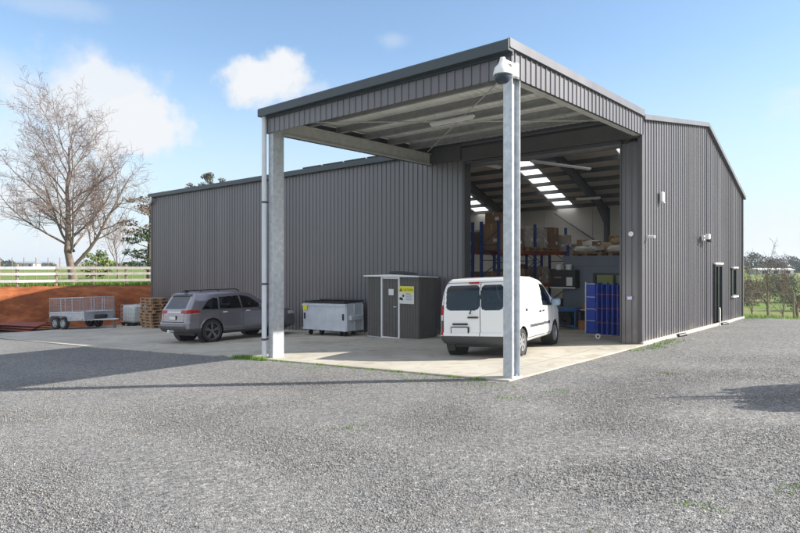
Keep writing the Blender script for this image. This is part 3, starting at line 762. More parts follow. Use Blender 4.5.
wall_lamp(6.75, 2.78, 'white cylindrical wall light near the front corner of the right wall')
col.objects['wall_light'].scale = (.75, .75, .75)
o = thing('junction_box', 'pale box mounted high on the sunlit right wall', 'box', (.045, 7.7, 3.9)); o.scale = (.7, .7, .8)
t = MB(); t.rbox(0, .12, -.11, .11, -.16, .16, .02); t.build('cover', M_WHITE, o); t = MB(); t.rbox(0, .16, -.05, .05, -.22, -.17, .01); t.build('sensor', M_ALU, o)
o = thing('floodlight', 'white and black twin floodlight with sensor above the side door', 'light', (.045, 11.6, 2.92))
t = MB(); t.rbox(0, .08, -.07, .07, -.08, .08, .01); t.tube([(.06, 0, 0), (.2, -.08, .06)], .03, 8); t.build('bracket', M_WHITE, o)
t = MB(); t.rbox(.14, .26, -.22, -.04, -.05, .12, .015); t.build('white_head', M_WHITE, o)
t = MB(); t.rbox(.1, .22, .12, .34, -.12, .04, .015); t.tube([(.06, 0, -.04), (.15, .2, -.04)], .02, 8); t.build('black_head', M_BLACK, o)
o = thing('round_alarm', 'round white fitting high on the dark strip of wall right of the doorway', 'alarm', (-.24, Y0 - .03, 2.85))
t = MB(); t.lathe([(0, .065), (-.03, .065), (-.045, .045), (-.05, 0)], (0, 0, 0), 'y', 20); t.build('cover', M_WHITE, o, smooth=True)
t = MB(); t.lathe([(-.045, .03), (-.055, .028), (-.057, 0)], (0, 0, 0), 'y', 14); t.build('lens', M_ALU, o, smooth=True)
o = thing('sticker', 'small purple and white sticker beside the doorway', 'sticker', (-.28, Y0 - .033, 1.2))
t = MB(); t.box(-.07, .07, -.006, 0, -.05, .05); t.build('backing', mat('lilac', (.35, .33, .55), .5), o)
t = MB(); t.box(-.045, .0, -.009, -.005, -.03, .02); t.box(.015, .05, -.009, -.005, -.02, .035); t.build('print', M_WHITE, o)
# black drain stubs along gable foot
for y, lab in ((9.2, 'black pipe stub at the foot of the right wall, nearer one'), (13.9, 'black pipe stub at the foot of the right wall just before the window')):
    t = MB(); t.tube([(.1, y - .22, .02), (.2, y + .15, .05)], [.07, .06], 12); o = t.build('pipe_stub', M_BLACK, smooth=True); tag(o, lab, 'pipe')
t = MB(); t.tube([(.15, 13.3, 0), (.15, 13.3, .55), (.13, 13.32, .62)], .025, 8); o = t.build('standpipe', M_WHITE, smooth=True); tag(o, 'thin white standpipe beside the glass side door', 'pipe')

# ---------------------------------------------------------------- interior
M_OFF = mat('blue_grey_panel', (.16, .19, .235), .55, 0, (2, .06))
of = thing('office_room', 'low blue grey office room built inside the shed behind the doorway', 'room', (0, 0, 0))
OX0, OX1, OY = -4.42, -.35, 11.0; OZ = 2.33
t = MB(); fl = G(-3) + SLAB
t.box(OX0, -3.30, OY, OY + .1, G(-4.4), OZ); t.box(-3.30, -1.2, OY, OY + .1, 1.80, OZ); t.box(-1.2, OX1, OY, OY + .1, 0, OZ); t.box(-3.3, -1.2, OY, OY + .1, -.1, .75)
t.box(OX0, OX0 + .1, OY + .1, Y1 - .3, G(-4.4), OZ)
wl = t.build('wall', M_OFF, of)
t = MB(); t.box(OX0 - .02, OX1, OY - .02, Y1 - .3, OZ, OZ + .06); t.build('roof', M_OFF, of)
t = MB(); t.box(OX0 - .01, OX1, OY - .015, OY - .0, OZ - .32, OZ - .29); t.build('trim', M_FRAME, of)
t = MB(); t.box(-3.30, -3.22, OY - .03, OY + .08, .75, 1.80); t.box(-3.22, -1.2, OY - .03, OY + .08, 1.72, 1.80); t.box(-3.22, -1.2, OY - .03, OY + .08, .751, .82)
w = t.build('window', M_DARKDOOR, of); t = MB(); t.box(-3.22, -1.2, OY + .03, OY + .04, .82, 1.72); t.build('pane', M_CGLASS, w)
cb = thing('wall_cabinet', 'black wall cabinet with white notice on the blue grey office wall', 'cabinet', (-4.75, OY - .36, 1.28))
t = MB(); t.rbox(0, .95, 0, .36, 0, .62, .01); t.build('case', M_BLACK, cb)
t = MB(); t.box(.62, .84, -.008, 0, .06, .36); t.build('notice', M_WHITE, cb)
t = MB(); t.box(.16, .42, -.008, 0, .33, .37); t.build('orange_strip', mat('orange_strip', (.55, .2, .02), .5), cb)
t = MB(); t.box(.0, .95, -.03, 0, -.03, 0.01); t.build('ledge', M_ALU, cb)
for x, lab in ((-4.5, 'white tub on the black wall cabinet, left of the pair'), (-4.12, 'white tub on the black wall cabinet, right of the pair')):
    t = MB(); t.lathe([(0, 0), (0, .10), (.16, .11), (.17, .115), (.19, .11), (.19, 0)], (x, OY - .2, 1.90), 'z', 16); o = t.build('tub', M_WHITE, smooth=True); tag(o, lab, 'tub', 'white tubs on the wall cabinet')
M_BLUE = mat('machine_blue', (.02, .11, .30), .4, 0, (5, .15))
cp = thing('air_compressor', 'blue framed compressor with dark drum beside the office wall', 'compressor', (-4.05, OY - .55, G(-4.05) + SLAB))
t = MB(); t.rbox(-.48, .48, -.26, .26, .62, .74, .01)
for sx in (-.46, .42):
    for sy in (-.25, .21): t.box(sx, sx + .05, sy, sy + .05, 0, .62)
t.box(-.46, .46, -.25, -.2, .12, .17); t.build('frame', M_BLUE, cp)
t = MB(); t.tube([(-.3, 0, .36), (.3, 0, .36)], .21, 20); t.build('drum', M_BLACK, cp, smooth=True)
t = MB(); t.lathe([(-.28, .23), (-.22, .23), (-.22, .12), (-.28, .12), (-.28, .23)], (.08, 0, .36), 'y', 24); t.build('fan_guard', M_RUB, cp, smooth=True)
M_ORG = mat('orange_crate', (.42, .15, .06), .6, 0, (5, .15))
def tub(x, y, z, w, d, h, m, name, label, cat, group=None, rz=0):
    t = MB(); th = .02
    t.box(-w / 2, w / 2, -d / 2, d / 2, 0, th); t.box(-w / 2, -w / 2 + th, -d / 2, d / 2, th, h); t.box(w / 2 - th, w / 2, -d / 2, d / 2, th, h)
    t.box(-w / 2 + th, w / 2 - th, -d / 2, -d / 2 + th, th, h); t.box(-w / 2 + th, w / 2 - th, d / 2 - th, d / 2, th, h); t.box(-w / 2 - .015, w / 2 + .015, -d / 2 - .015, -d / 2, h - .04, h)
    o = t.build(name, m); o.location = (x, y, z); o.rotation_euler = (0, 0, rz); tag(o, label, cat, group); return o
fz0 = G(-3.3) + SLAB
tub(-3.25, 10.45, fz0, .5, .4, .3, M_ORG, 'crate', 'orange crate on the floor between compressor and blue folding gate', 'crate')
tub(-3.25, 10.45, fz0 + .3, .46, .38, .04, M_BLACK, 'tray', 'black tray on top of the orange floor crate', 'tray')
bn = thing('workbench', 'narrow white topped bench by the office window', 'bench', (-3.2, 10.75, fz0))
t = MB(); t.rbox(-.45, .45, -.22, .2, .62, .66, .005); t.build('top', M_WHITE, bn)
for sx in (-.42, .38):
    t = MB(); t.box(sx, sx + .04, -.2, .16, 0, .62); t.build('leg', M_FRAME, bn)
tub(-3.3, 10.75, fz0 + .66, .42, .3, .22, M_ORG, 'crate', 'orange crate standing on the white topped bench', 'crate')

# folding blue gate on wheels
fg = thing('folding_gate', 'blue concertina folding gate on wheels standing inside the doorway', 'gate', (-1.95, 7.45, G(-1.5) + SLAB))
M_GB = mat('gate_blue', (.018, .05, .33), .4, 0, (4, .1)); 
t = MB(); t.rbox(0, .27, -.02, .02, .12, 1.56, .008); t.build('front_panel', M_GB, fg)
t = MB()
for z in (.48, .82, 1.16, 1.54): t.box(.0, .275, -.027, -.02, z, z + .02)
t.box(-.03, .0, -.03, .03, .1, 1.60); t.build('silver_edge', M_GALV, fg)
for k in range(13):
    x = .32 + k * .075; t = MB(); Mr = Matrix.Translation((x, .02, 0)) @ Matrix.Rotation(R(80 if k % 2 else -80), 4, 'Z') @ Matrix.Rotation(R(random.uniform(-1.5, 1.5)), 4, 'Y')
    t.rbox(-.13, .13, -.012, .012, .12, 1.54 + .05 * (k % 3 == 1), .004, 0, Mr)
    p = t.build('fold_panel', M_GB, fg)
    t = MB()
    for z in (.45, .85, 1.25): t.box(-.125, .125, -.02, .02, z, z + .02, 0, Mr)
    t.build('orange_tape', mat('orange_tape', (.55, .16, .07), .5), p, each=True)
for x in (.42, 1.3):
    t = MB(); t.lathe([(-.025, .0), (-.025, .05), (-.03, .075), (.02, .075), (.02, 0)], (x, -.16, .075), 'y', 20); w = t.build('wheel', M_WHITE, fg, smooth=True)
    t = MB(); t.lathe([(-.034, .0), (-.034, .028), (-.02, .03)], (x, -.16, .075), 'y', 12); t.build('hub', M_BLACK, w)

# racks
M_RB = mat('rack_blue', (.015, .06, .25), .45); M_RO = mat('rack_orange', (.38, .09, .025), .5, 0, (4, .15))
def rack(x0, x1, ys_, levels, H, label):
    r = thing('pallet_rack', label, 'rack', (x0, ys_[0], G(x0) + SLAB)); W_ = x1 - x0; base = G(x0) + SLAB
    for y in ys_:
        yy = y - ys_[0]; t = MB()
        for x in (0, W_ - .09): t.box(x, x + .09, yy - .045, yy + .045, 0, H - base)
        z = .2; k = 0
        while z < H - base - .6:
            t.tube([(.05, yy, z), (W_ - .05, yy, z + .55)] if k % 2 else [(W_ - .05, yy, z), (.05, yy, z + .55)], .018, 5); t.box(.09, W_ - .09, yy - .015, yy + .015, z, z + .03); z += .58; k += 1
        t.build('upright_frame', M_RB, r)
    for lv in levels:
        for a, b in zip(ys_[:-1], ys_[1:]):
            for x in (0, W_ - .05):
                t = MB(); t.box(x, x + .05, a - ys_[0] + .05, b - ys_[0] - .05, lv - base - .11, lv - base); t.build('beam', M_RO, r)
        t = MB(); n = int((ys_[-1] - ys_[0]) / .22)
        for k in range(n):
            y = .08 + k * .22; t.box(.05, W_ - .05, y, y + .12, lv - base, lv - base + .02)
        t.build('deck', mat('deck_timber', (.25, .15, .08), .8, 0, (6, .2)), r)
    return r
rack(-7.25, -6.40, (9.9, 12.6, 15.3), (1.30, 2.62), 3.70, 'blue and orange pallet rack nearer the doorway, holding cartons')
rack(-8.40, -7.55, (9.9, 12.6, 15.3), (1.30, 2.62), 3.70, 'blue and orange pallet rack behind the nearer rack')
rack(-13.2, -12.3, (12.5, 15.2), (1.3, 2.62), 3.7, 'blue pallet rack deep in the left end of the shed')
M_CARD = mat('cardboard', (.30, .18, .095), .8, 0, (3, .15)); M_CARD2 = mat('cardboard_dark', (.20, .12, .07), .8, 0, (3, .15))
M_WRAP = mat('shrink_wrap', (.40, .37, .33), .25, 0, (6, .25), (14, .5, .02)); M_TAPE = mat('packing_tape', (.42, .30, .17), .35); M_PAPER = mat('paper_label', (.7, .7, .68), .6)
def carton(x, y, z, w, d, h, label, m=M_CARD, rz=0., group=None):
    o = thing('carton', label, 'box', (x, y, z), rz, group)
    t = MB(); t.rbox(-w / 2, w / 2, -d / 2, d / 2, 0, h, .012); t.build('body', m, o)
    t = MB(); t.box(-.03, .03, -d / 2 - .004, d / 2 + .004, h - .0, h + .004); t.box(-.03, .03, -d / 2 - .004, -d / 2, h * .75, h); t.box(w / 2, w / 2 + .004, -.03, .03, h * .7, h); t.build('tape', M_TAPE, o, each=True)
    t = MB(); t.box(w * .1, w * .1 + min(.16, w * .3), -d / 2 - .005, -d / 2, h * .3, h * .3 + min(.12, h * .3)); t.box(w / 2, w / 2 + .005, d * .1, d * .1 + min(.16, d * .3), h * .3, h * .3 + min(.12, h * .3)); t.build('paper_label', M_PAPER, o, each=True)
    return o
M_WOOD = mat('pallet_wood', (.34, .21, .12), .85, 0, (5, .3), island=.3)
def pallet_mesh():
    t = MB(); w, d = 1.2, 1.0
    for x in np.linspace(-.55, .55, 7): t.box(x - .05, x + .05, -d / 2, d / 2, .122, .144)
    for y in (-.45, 0, .45): 
        t.box(-w / 2, w / 2, y - .05, y + .05, .098, .1215)
        for x in (-.53, 0, .53): t.box(x - .07, x + .07, y - .05, y + .05, .022, .0975)
    for y in (-.45, 0, .45): t.box(-w / 2, w / 2, y - .05, y + .05, 0, .0215)
    return t
pal0 = pallet_mesh().build('pallet', M_WOOD)
pal_used = [False]
def pallet(x, y, z, rz, label, group=None, slope=False):
    if not pal_used[0]: o = pal0; pal_used[0] = True
    else: o = pal0.copy(); col.objects.link(o)
    o.location = (x, y, z); o.rotation_euler = (0, -R(2.58) if slope else 0, rz)
    if 'group' in o: del o['group']
    return tag(o, label, 'pallet', group)
# top deck of near rack
zt = 2.64
carton(-6.85, 10.45, zt, .78, .8, .98, 'large brown carton on the near end of the top rack deck', M_CARD)
carton(-6.85, 10.45, zt + .98, .70, .66, .42, 'brown carton stacked highest on the rack end', M_CARD2, .1)
carton(-6.83, 11.35, zt, .74, .74, .85, 'brown carton second along the top deck of the near rack', M_CARD2)
pallet(-6.8, 12.35, zt, R(90), 'pallet under the first wrapped load on the top rack deck')
carton(-6.8, 12.2, zt + .145, .7, .62, .80, 'pale shrink wrapped load, first of the two on the top rack deck', M_WRAP)
pallet(-6.8, 13.5, zt, R(90), 'pallet under the second wrapped load on the top rack deck')
carton(-6.8, 13.35, zt + .145, .7, .62, .78, 'pale shrink wrapped load, second of the two on the top rack deck', M_WRAP, .05)
carton(-6.8, 14.25, zt, .78, .66, 1.02, 'tall brown carton stack near the far end of the top rack deck', M_CARD2)
carton(-6.4, 14.95, zt, .55, .5, .72, 'small wrapped carton at the far end of the top rack deck', M_WRAP)
carton(-7.98, 10.6, zt, .8, .8, .7, 'brown carton on the top deck of the rear rack, front bay', M_CARD2)
carton(-7.98, 13.6, zt, .8, 1.3, .9, 'wide brown carton on the top deck of the rear rack, back bay', M_CARD)
for y, w, h, m, lab in ((11.5, .7, .85, M_WRAP, 'wrapped load on the rear rack top deck behind the big carton'), (12.35, .5, .5, M_CARD, 'small brown carton on the rear rack top deck by the middle upright'), (14.8, .6, .75, M_WRAP, 'wrapped load at the far end of the rear rack top deck')): carton(-7.98, y, zt, .75, w, h, lab, m)
for y, w, h, m, lab in ((12.9, .6, .6, M_CARD, 'brown carton on the rear rack middle deck past the middle upright'), (13.7, .6, .8, M_CARD2, 'tall dark carton on the rear rack middle deck'), (14.6, .6, .5, M_WRAP, 'wrapped carton at the far end of the rear rack middle deck')): carton(-7.98, y, 1.32, .7, w, h, lab, m)
for y, w, h, m, lab in ((10.5, .9, .9, M_CARD, 'big brown carton on the floor under the rear rack, door end'), (11.7, .9, .7, M_CARD2, 'dark carton on the floor under the first bay of the rear rack'), (13.6, .9, .9, M_CARD, 'brown carton on the floor under the second bay of the rear rack')): carton(-7.98, y, G(-8) + SLAB, .75, w, h, lab, m)
carton(-6.84, 14.95, 2.64, .3, .3, .45, 'slim pale carton tucked at the far end of the near rack top deck', M_WRAP)
# second deck
row = [(10.35, .55, .5, M_CARD, 'brown carton on the middle deck at the door end of the near rack'), (11.0, .5, .42, M_CARD2, 'dark brown carton second on the middle deck of the near rack'), (11.6, .55, .62, M_CARD, 'tall brown carton third on the middle deck of the near rack'),
       (12.15, .42, .35, M_CARD2, 'low dark carton against the middle upright of the near rack'), (12.95, .5, .55, M_CARD, 'brown carton just past the middle upright on the middle deck'), (13.55, .5, .7, M_WRAP, 'wrapped pale carton on the middle deck of the near rack'),
       (14.1, .45, .45, M_CARD, 'brown carton beside the wrapped one on the middle deck'), (14.75, .6, .6, M_CARD2, 'dark carton at the far end of the middle deck')]
for y, w, h, m, lab in row: carton(-6.82, y, 1.32, .7, w, h, lab, m, random.uniform(-.06, .06))
for k, (y, m, lab) in enumerate(((10.6, M_CARD2, 'big carton on the floor level of the near rack, door end'), (11.75, M_CARD, 'brown floor level carton in the first bay of the near rack'), (13.3, M_CARD2, 'dark floor level carton in the second bay of the near rack'), (14.5, M_CARD, 'brown floor level carton at the far end of the near rack'))):
    carton(-6.82, y, G(-6.8) + SLAB, .75, .85, .8 + .1 * (k % 2), lab, m)
for y, lab in ((10.5, 'orange brown carton on the middle deck of the rear rack, door end'), (11.6, 'carton on the middle deck of the rear rack, second along')): carton(-7.98, y, 1.32, .6, .6, .5, lab, M_CARD)
# more stacks between rack and office
for (x, y, n, w, lab) in ((-5.15, 13.3, 3, .62, 'stack behind the van left of the office'), (-5.3, 12.2, 2, .7, 'stack between the racks and the office')):
    for k in range(n): carton(x, y, G(x) + SLAB + k * .5, w, .6, .495, ('bottom', 'second', 'top')[k] + ' brown carton of the ' + lab, (M_CARD, M_CARD2)[k % 2], random.uniform(-.1, .1))
# second storage shelf right of rack, against back wall
rack(-5.85, -4.95, (14.2, 16.6), (1.5, 2.3), 2.9, 'short orange beamed rack against the back wall beside the office')
carton(-5.4, 14.7, 2.32, .6, .5, .35, 'brown carton on top of the short back wall rack, left', M_CARD); carton(-5.4, 15.6, 2.32, .6, .6, .5, 'brown carton on top of the short back wall rack, far side', M_CARD2)
carton(-5.4, 14.8, 1.52, .6, .55, .4, 'brown carton on the lower deck of the short back wall rack', M_CARD)
# load on the office roof
pallet(-3.95, 12.3, OZ + .06, 0, 'pallet of white sacks on the office roof, left one'); pallet(-2.55, 12.4, OZ + .06, .05, 'pallet of white sacks on the office roof, right one')
M_SACK = mat('white_sack', (.62, .60, .55), .6, 0, (4, .15), (9, .6, .03)); M_TAN = mat('tan_sack', (.42, .30, .17), .7, 0, (4, .15), (9, .6, .03))
def sack(x, y, z, L, W_, H, m, label, rz):
    t = MB(); n = 14; k = 8
    for i in range(k + 1):
        a = -math.pi / 2 + math.pi * i / k
        for j in range(n):
            b = 2 * math.pi * j / n; ce = lambda v, e: math.copysign(abs(v) ** e, v)
            q = 1 + .26 * mnoise.fractal(Vector((i * .55 + x * 9, math.cos(b) * 1.6 + y, math.sin(b) * 1.6)), 1., 2., 3)
            t.v.append((L / 2 * ce(math.cos(a), .6) * ce(math.cos(b), .6) * q, W_ / 2 * ce(math.cos(a), .6) * ce(math.sin(b), .6) * q, H / 2 * ce(math.sin(a), .8) * q + H / 2))
    for i in range(k):
        for j in range(n): t.f.append((i * n + j, i * n + (j + 1) % n, (i + 1) * n + (j + 1) % n, (i + 1) * n + j)); t.m.append(0)
    o = t.build('sack', m, smooth=True); o.location = (x, y, z); o.rotation_euler = (random.uniform(-.12, .12), random.uniform(-.12, .12), rz); tag(o, label, 'sack', 'sacks piled on the office roof'); return o
zs = OZ + .205
for a in ((-4.25, 12.15, zs, .6, .45, .24, M_SACK, 'white sack lowest at the left end of the office roof pile', .3), (-3.7, 12.1, zs, .6, .45, .26, M_SACK, 'white sack low in the middle of the left pallet', 1.2), (-4.0, 12.4, zs + .22, .6, .42, .24, M_SACK, 'white sack on top of the left pallet pile', .1),
          (-3.45, 12.5, zs, .5, .5, .36, M_TAN, 'tan sack between the two roof pallets', .4), (-2.95, 12.15, zs, .6, .5, .26, M_SACK, 'white sack at the left of the right pallet', 0.), (-2.9, 12.3, zs + .24, .6, .5, .28, M_TAN, 'tan sack slumped over the right pallet', .6),
          (-2.4, 12.2, zs, .6, .5, .25, M_SACK, 'white sack lowest at the right pallet end', .2), (-2.6, 12.35, zs + .45, .5, .4, .2, M_SACK, 'white sack topmost of the office roof pile', .9)): sack(*a)
carton(-4.45, 12.75, zs, .45, .4, .5, 'brown carton behind the sacks at the left end of the office roof', M_CARD, .2)
carton(-3.2, 12.9, zs, .5, .4, .62, 'brown carton behind the sacks in the middle of the office roof', M_CARD, -.1)
carton(-3.62, 12.0, zs + .24, .3, .25, .16, 'flat small carton lying on the middle sacks of the office roof', M_CARD2, .5)
carton(-4.9, 11.4, G(-4.9) + SLAB, .6, .5, .55, 'brown carton on the floor left of the blue compressor', M_CARD, .15)
carton(-5.9, 10.2, G(-5.9) + SLAB, .55, .5, .9, 'tall brown carton standing in front of the near rack', M_CARD2, .3)
carton(-2.1, 12.0, zs, .4, .5, .42, 'small dark carton at the right end of the office roof pile', M_CARD2, .1)

# ---------------------------------------------------------------- garden shed
M_SHED = mat('charcoal_shed_sheet', (.088, .085, .080), .45, 0, (3, .12), (3, .1, .01))
gs = thing('garden_shed', 'small charcoal steel tool shed with white framed door and caution sign', 'shed', (-8.78, 5.40, G(-7.6) + SLAB - .03))
sw, sd, sh = 2.25, .86, 2.02
def smallribs(mb, p0, p1, z0, z1, outw, pitch=.11, rib=.014):
    p0 = Vector((*p0, 0)); p1 = Vector((*p1, 0)); d = p1 - p0; Ln = d.length; d.normalize(); o = Vector((*outw, 0)); s = 0; pr = []
    while s < Ln:
        for ds, h in ((0, 0), (pitch * .55, 0), (pitch * .65, rib), (pitch * .85, rib), (pitch * .95, 0)):
            if s + ds < Ln: pr.append((s + ds, h))
        s += pitch
    pr.append((Ln, 0)); k = len(mb.v)
    for s, h in pr:
        q = p0 + d * s + o * h; mb.v.append((q.x, q.y, z0)); mb.v.append((q.x, q.y, z1))
    for i in range(len(pr) - 1): mb.f.append((k + 2 * i, k + 2 * i + 2, k + 2 * i + 3, k + 2 * i + 1)); mb.m.append(0)
t = MB(); smallribs(t, (0, 0), (.64, 0), .03, sh, (0, -1)); smallribs(t, (1.46, 0), (sw, 0), .03, sh, (0, -1)); smallribs(t, (sw, 0), (sw, sd), .03, sh - .02, (1, 0)); smallribs(t, (0, sd), (0, 0), .03, sh, (-1, 0)); smallribs(t, (sw, sd), (0, sd), .03, sh, (0, 1))
t.build('wall', M_SHED, gs)
t = MB(); smallribs(t, (.72, .01), (1.40, .01), .07, sh - .08, (0, -1), .14); dr = t.build('door', M_SHED, gs)
t = MB(); t.tube([(1.32, -.03, 1.05), (1.32, -.07, 1.05), (1.24, -.07, 1.05)], .014, 8); t.build('handle', M_WHITE, dr)
t = MB(); t.box(.97, 1.19, -.012, -.004, 1.42, 1.62); t.build('notice', M_PAPER, dr)
t = MB(); t.box(.64, .70, -.03, .03, .0, sh); t.box(1.40, 1.46, -.03, .03, .0, sh); t.box(.70, 1.40, -.02, .03, 0, .06); t.box(.70, 1.40, -.02, .03, sh - .07, sh); t.build('door_frame', M_ALU, gs)
t = MB(); t.box(0, sw, .0, sd, 0, .03); t.build('floor_frame', M_GALV, gs)
t = MB(); t.add([(-.1, -.1, sh + .0), (sw + .08, -.1, sh + .0), (sw + .08, sd + .03, sh - .03), (-.1, sd + .03, sh - .03), (-.1, -.1, sh + .035), (sw * .5, -.1, sh + .075), (sw + .08, -.1, sh + .035), (sw + .08, sd + .03, sh + .0), (sw * .5, sd + .03, sh + .04), (-.1, sd + .03, sh)], [(0, 3, 2, 1), (4, 5, 8, 9), (5, 6, 7, 8), (0, 1, 6, 5, 4), (1, 2, 7, 6), (2, 3, 9, 8, 7), (3, 0, 4, 9)])
t.build('roof', M_ALU, gs)
# bundle on the roof
t = MB(); t.tube([(-8.2, 5.8, G(-7.6) + sh + .11), (-8.0, 5.76, G(-7.6) + sh + .13), (-7.7, 5.8, G(-7.6) + sh + .14), (-7.4, 5.74, G(-7.6) + sh + .12), (-7.1, 5.8, G(-7.6) + sh + .11), (-6.95, 5.8, G(-7.6) + sh + .1)], [.02, .05, .045, .055, .035, .02], 9); o = t.build('cloth_bundle', M_BLACK, smooth=True); tag(o, 'dark rolled bundle lying on the small shed roof', 'bundle')
# caution sign
M_YEL = mat('sign_yellow', (.75, .68, .02), .5)
sg = thing('caution_sign', 'yellow and white caution sign on the front of the charcoal tool shed', 'sign', (-8.78 + 1.43, 5.375, G(-7.6) + 1.17))
t = MB(); t.box(0, .64, -.008, 0, 0, .56); t.build('panel', M_PAPER, sg)
t = MB(); t.box(0.005, .635, -.011, -.008, .36, .555); t.build('header', M_YEL, sg)
def textmesh(txt, size, loc, m, parent, name='lettering'):
    cu = bpy.data.curves.new('txt', 'FONT'); cu.body = txt; cu.size = size; cu.extrude = .001
    to = bpy.data.objects.new('txt', cu); col.objects.link(to)
    dg = bpy.context.evaluated_depsgraph_get(); me = bpy.data.meshes.new_from_object(to.evaluated_get(dg))
    bpy.data.objects.remove(to); bpy.data.curves.remove(cu)
    me.name = name; me.materials.clear(); me.materials.append(m)
    o = bpy.data.objects.new(name, me); col.objects.link(o); o.parent = parent; o.location = loc; o.rotation_euler = (R(90), 0, 0); return o
M_INK = mat('sign_black', (.015, .015, .015), .6)
tx = textmesh('CAUTION', .096, (.165, -.013, .415), M_INK, sg)
t = MB(); t.prism([(.03, .40), (.15, .40), (.09, .51)], -.0135, -.011, 'y', 0); t.prism([(.085, .425), (.095, .425), (.096, .48), (.084, .48)], -.015, -.0135, 'y', 1); t.build('warning_triangle', [M_INK, M_YEL], sg)
t = MB(); t.prism([(.03, .12), (.18, .10), (.18, .17), (.10, .21), (.03, .18)], -.011, -.008, 'y'); t.prism([(.15, .22), (.22, .21), (.24, .28), (.17, .30)], -.011, -.008, 'y'); t.build('pictogram', M_INK, sg)
t = MB()
for i, z in enumerate((.27, .22, .17, .12)): t.box(.30, .58 - .03 * (i % 2), -.0105, -.008, z, z + .016)
t.box(.30, .5, -.0105, -.008, .31, .33)
t.build('small_print', mat('grey_ink', (.2, .22, .3), .6), sg)

# ---------------------------------------------------------------- waste bin
M_BIN = mat('silver_blue_paint', (.56, .60, .65), .5, .1, (3, .12), (5, .15, .01))
wb = thing('waste_bin', 'silver grey front load waste bin with black lids beside the tool shed', 'bin', (-10.75, 5.2, G(-10.75) + SLAB), 0, None, True)
wb.rotation_euler = (0, -R(1.2), 0)
bw = 2.25; bd = .84
t = MB(); t.prism([(0, .2), (0, 1.15), (bd, 1.18), (bd, .2)], -bw / 2, bw / 2, 'x'); t.build('body', M_BIN, wb)
t = MB(); t.box(-bw / 2 - .03, bw / 2 + .03, -.03, .0, 1.06, 1.12); t.box(-bw / 2 - .03, bw / 2 + .03, -.02, .0, .2, .26)
for y in (.02, .4, .80): t.box(bw / 2, bw / 2 + .04, y, y + .04, .2, 1.12)
t.box(bw / 2, bw / 2 + .045, .0, bd, .72, .77); t.build('rib', M_BIN, wb)
for s in (-1, 1):
    t = MB(); t.rbox(min(s * bw / 2, s * (bw / 2 + .16)), max(s * bw / 2, s * (bw / 2 + .16)), .12, .70, .58, .74, .01); t.build('lift_pocket', M_BIN, wb)
for s in (-1, 1):
    t = MB(); t.rbox(-bw / 2 * (s < 0) + .01 * (s > 0), bw / 2 * (s > 0) - .01 * (s < 0), -.05, bd + .02, 1.18, 1.215, .015); 
    for k in range(5): x = (k + .5) * bw / 10 * s; t.box(x - .03, x + .03, 0, bd - .05, 1.215, 1.235)
    t.build('lid', M_BLACK, wb)
t = MB(); t.tube([(-bw / 2 - .02, bd, 1.25), (bw / 2 + .02, bd, 1.25)], .03, 8); t.build('hinge_bar', M_BLACK, wb)
t = MB(); t.box(-bw / 2 + .02, -bw / 2 + .26, -.034, -.03, .90, 1.08); t.build('yellow_sticker', M_YEL, wb)
for s in (-1, 1):
    t = MB(); t.box(s * 1.02 - .02, s * 1.02 + .02, -.05, 0, .58, .80); t.build('latch', M_BLACK, wb, each=True)
for sx in (-.85, -.25, .78, 1.0):
    for y in ((.12,) if sx in (-.25, 1.0) else (.12, .70)):
        t = MB(); t.tube([(sx - .03, y, .09), (sx + .03, y, .09)], .09, 14); t.box(sx - .05, sx + .05, y - .04, y + .04, .12, .2); t.build('castor', M_BLACK, wb, smooth=True)

# ---------------------------------------------------------------- vehicles
def shell(L, hw, zt, zb, plan, tumble, xr, xf, RAD, step):
    """returns list of faces patches: each dict with verts (n,3) numpy, quads, side tag"""
    zt_max = 1.8
    H = zt_max - zb(L / 2) if callable(zb) else zt_max - zb
    hx, hy, hz = L / 2, hw, H / 2
    h = np.array([hx, hy, hz]); RR = np.array(RAD)
    def rmap(P):
        q = np.clip(P, -(h - RR), h - RR); d = (P - q) / RR; n = np.linalg.norm(d, axis=-1, keepdims=True); m = np.abs(d).max(-1, keepdims=True)
        n[n == 0] = 1; return q + d * (m / n) * RR
    def deform(P):
        x = P[..., 0] + hx; s = (P[..., 2] + hz) / (2 * hz)
        Z0 = zb(x) + (zt(x) - zb(x)) * s
        X = x + xr(Z0) * np.clip(1 - x / 1.0, 0, 1) + xf(Z0) * np.clip((x - (L - 1.0)) / 1.0, 0, 1)
        Z = zb(X) + (zt(X) - zb(X)) * s
        Y = P[..., 1] * plan(X) * tumble(X, Z)
        return np.stack([X, Y, Z], -1)
    def patch(fix, sgn, na, nb, tagname, ua, ub):
        a = np.linspace(-1, 1, na) * h[ua]; b = np.linspace(-1, 1, nb) * h[ub]
        A, B = np.meshgrid(a, b); P = np.zeros((nb, na, 3)); P[..., ua] = A; P[..., ub] = B; P[..., fix] = sgn * h[fix]
        V = deform(rmap(P)).reshape(-1, 3)
        I = np.arange(na * nb).reshape(nb, na)
        Q = np.stack([I[:-1, :-1], I[:-1, 1:], I[1:, 1:], I[1:, :-1]], -1).reshape(-1, 4)
        return dict(V=V, Q=Q, side=tagname)
    nX, nY, nZ = int(L / step), int(2 * hw / step), int(1.5 / step)
    return [patch(1, -1, nX, nZ, 'R', 0, 2), patch(1, 1, nX // 2, nZ // 2, 'Lf', 0, 2), patch(0, -1, nY, nZ, 'B', 1, 2), patch(0, 1, nY // 2, nZ // 2, 'F', 1, 2), patch(2, 1, nX // 2, nY // 2, 'T', 0, 1), patch(2, -1, nX // 4, nY // 4, 'U', 0, 1)]
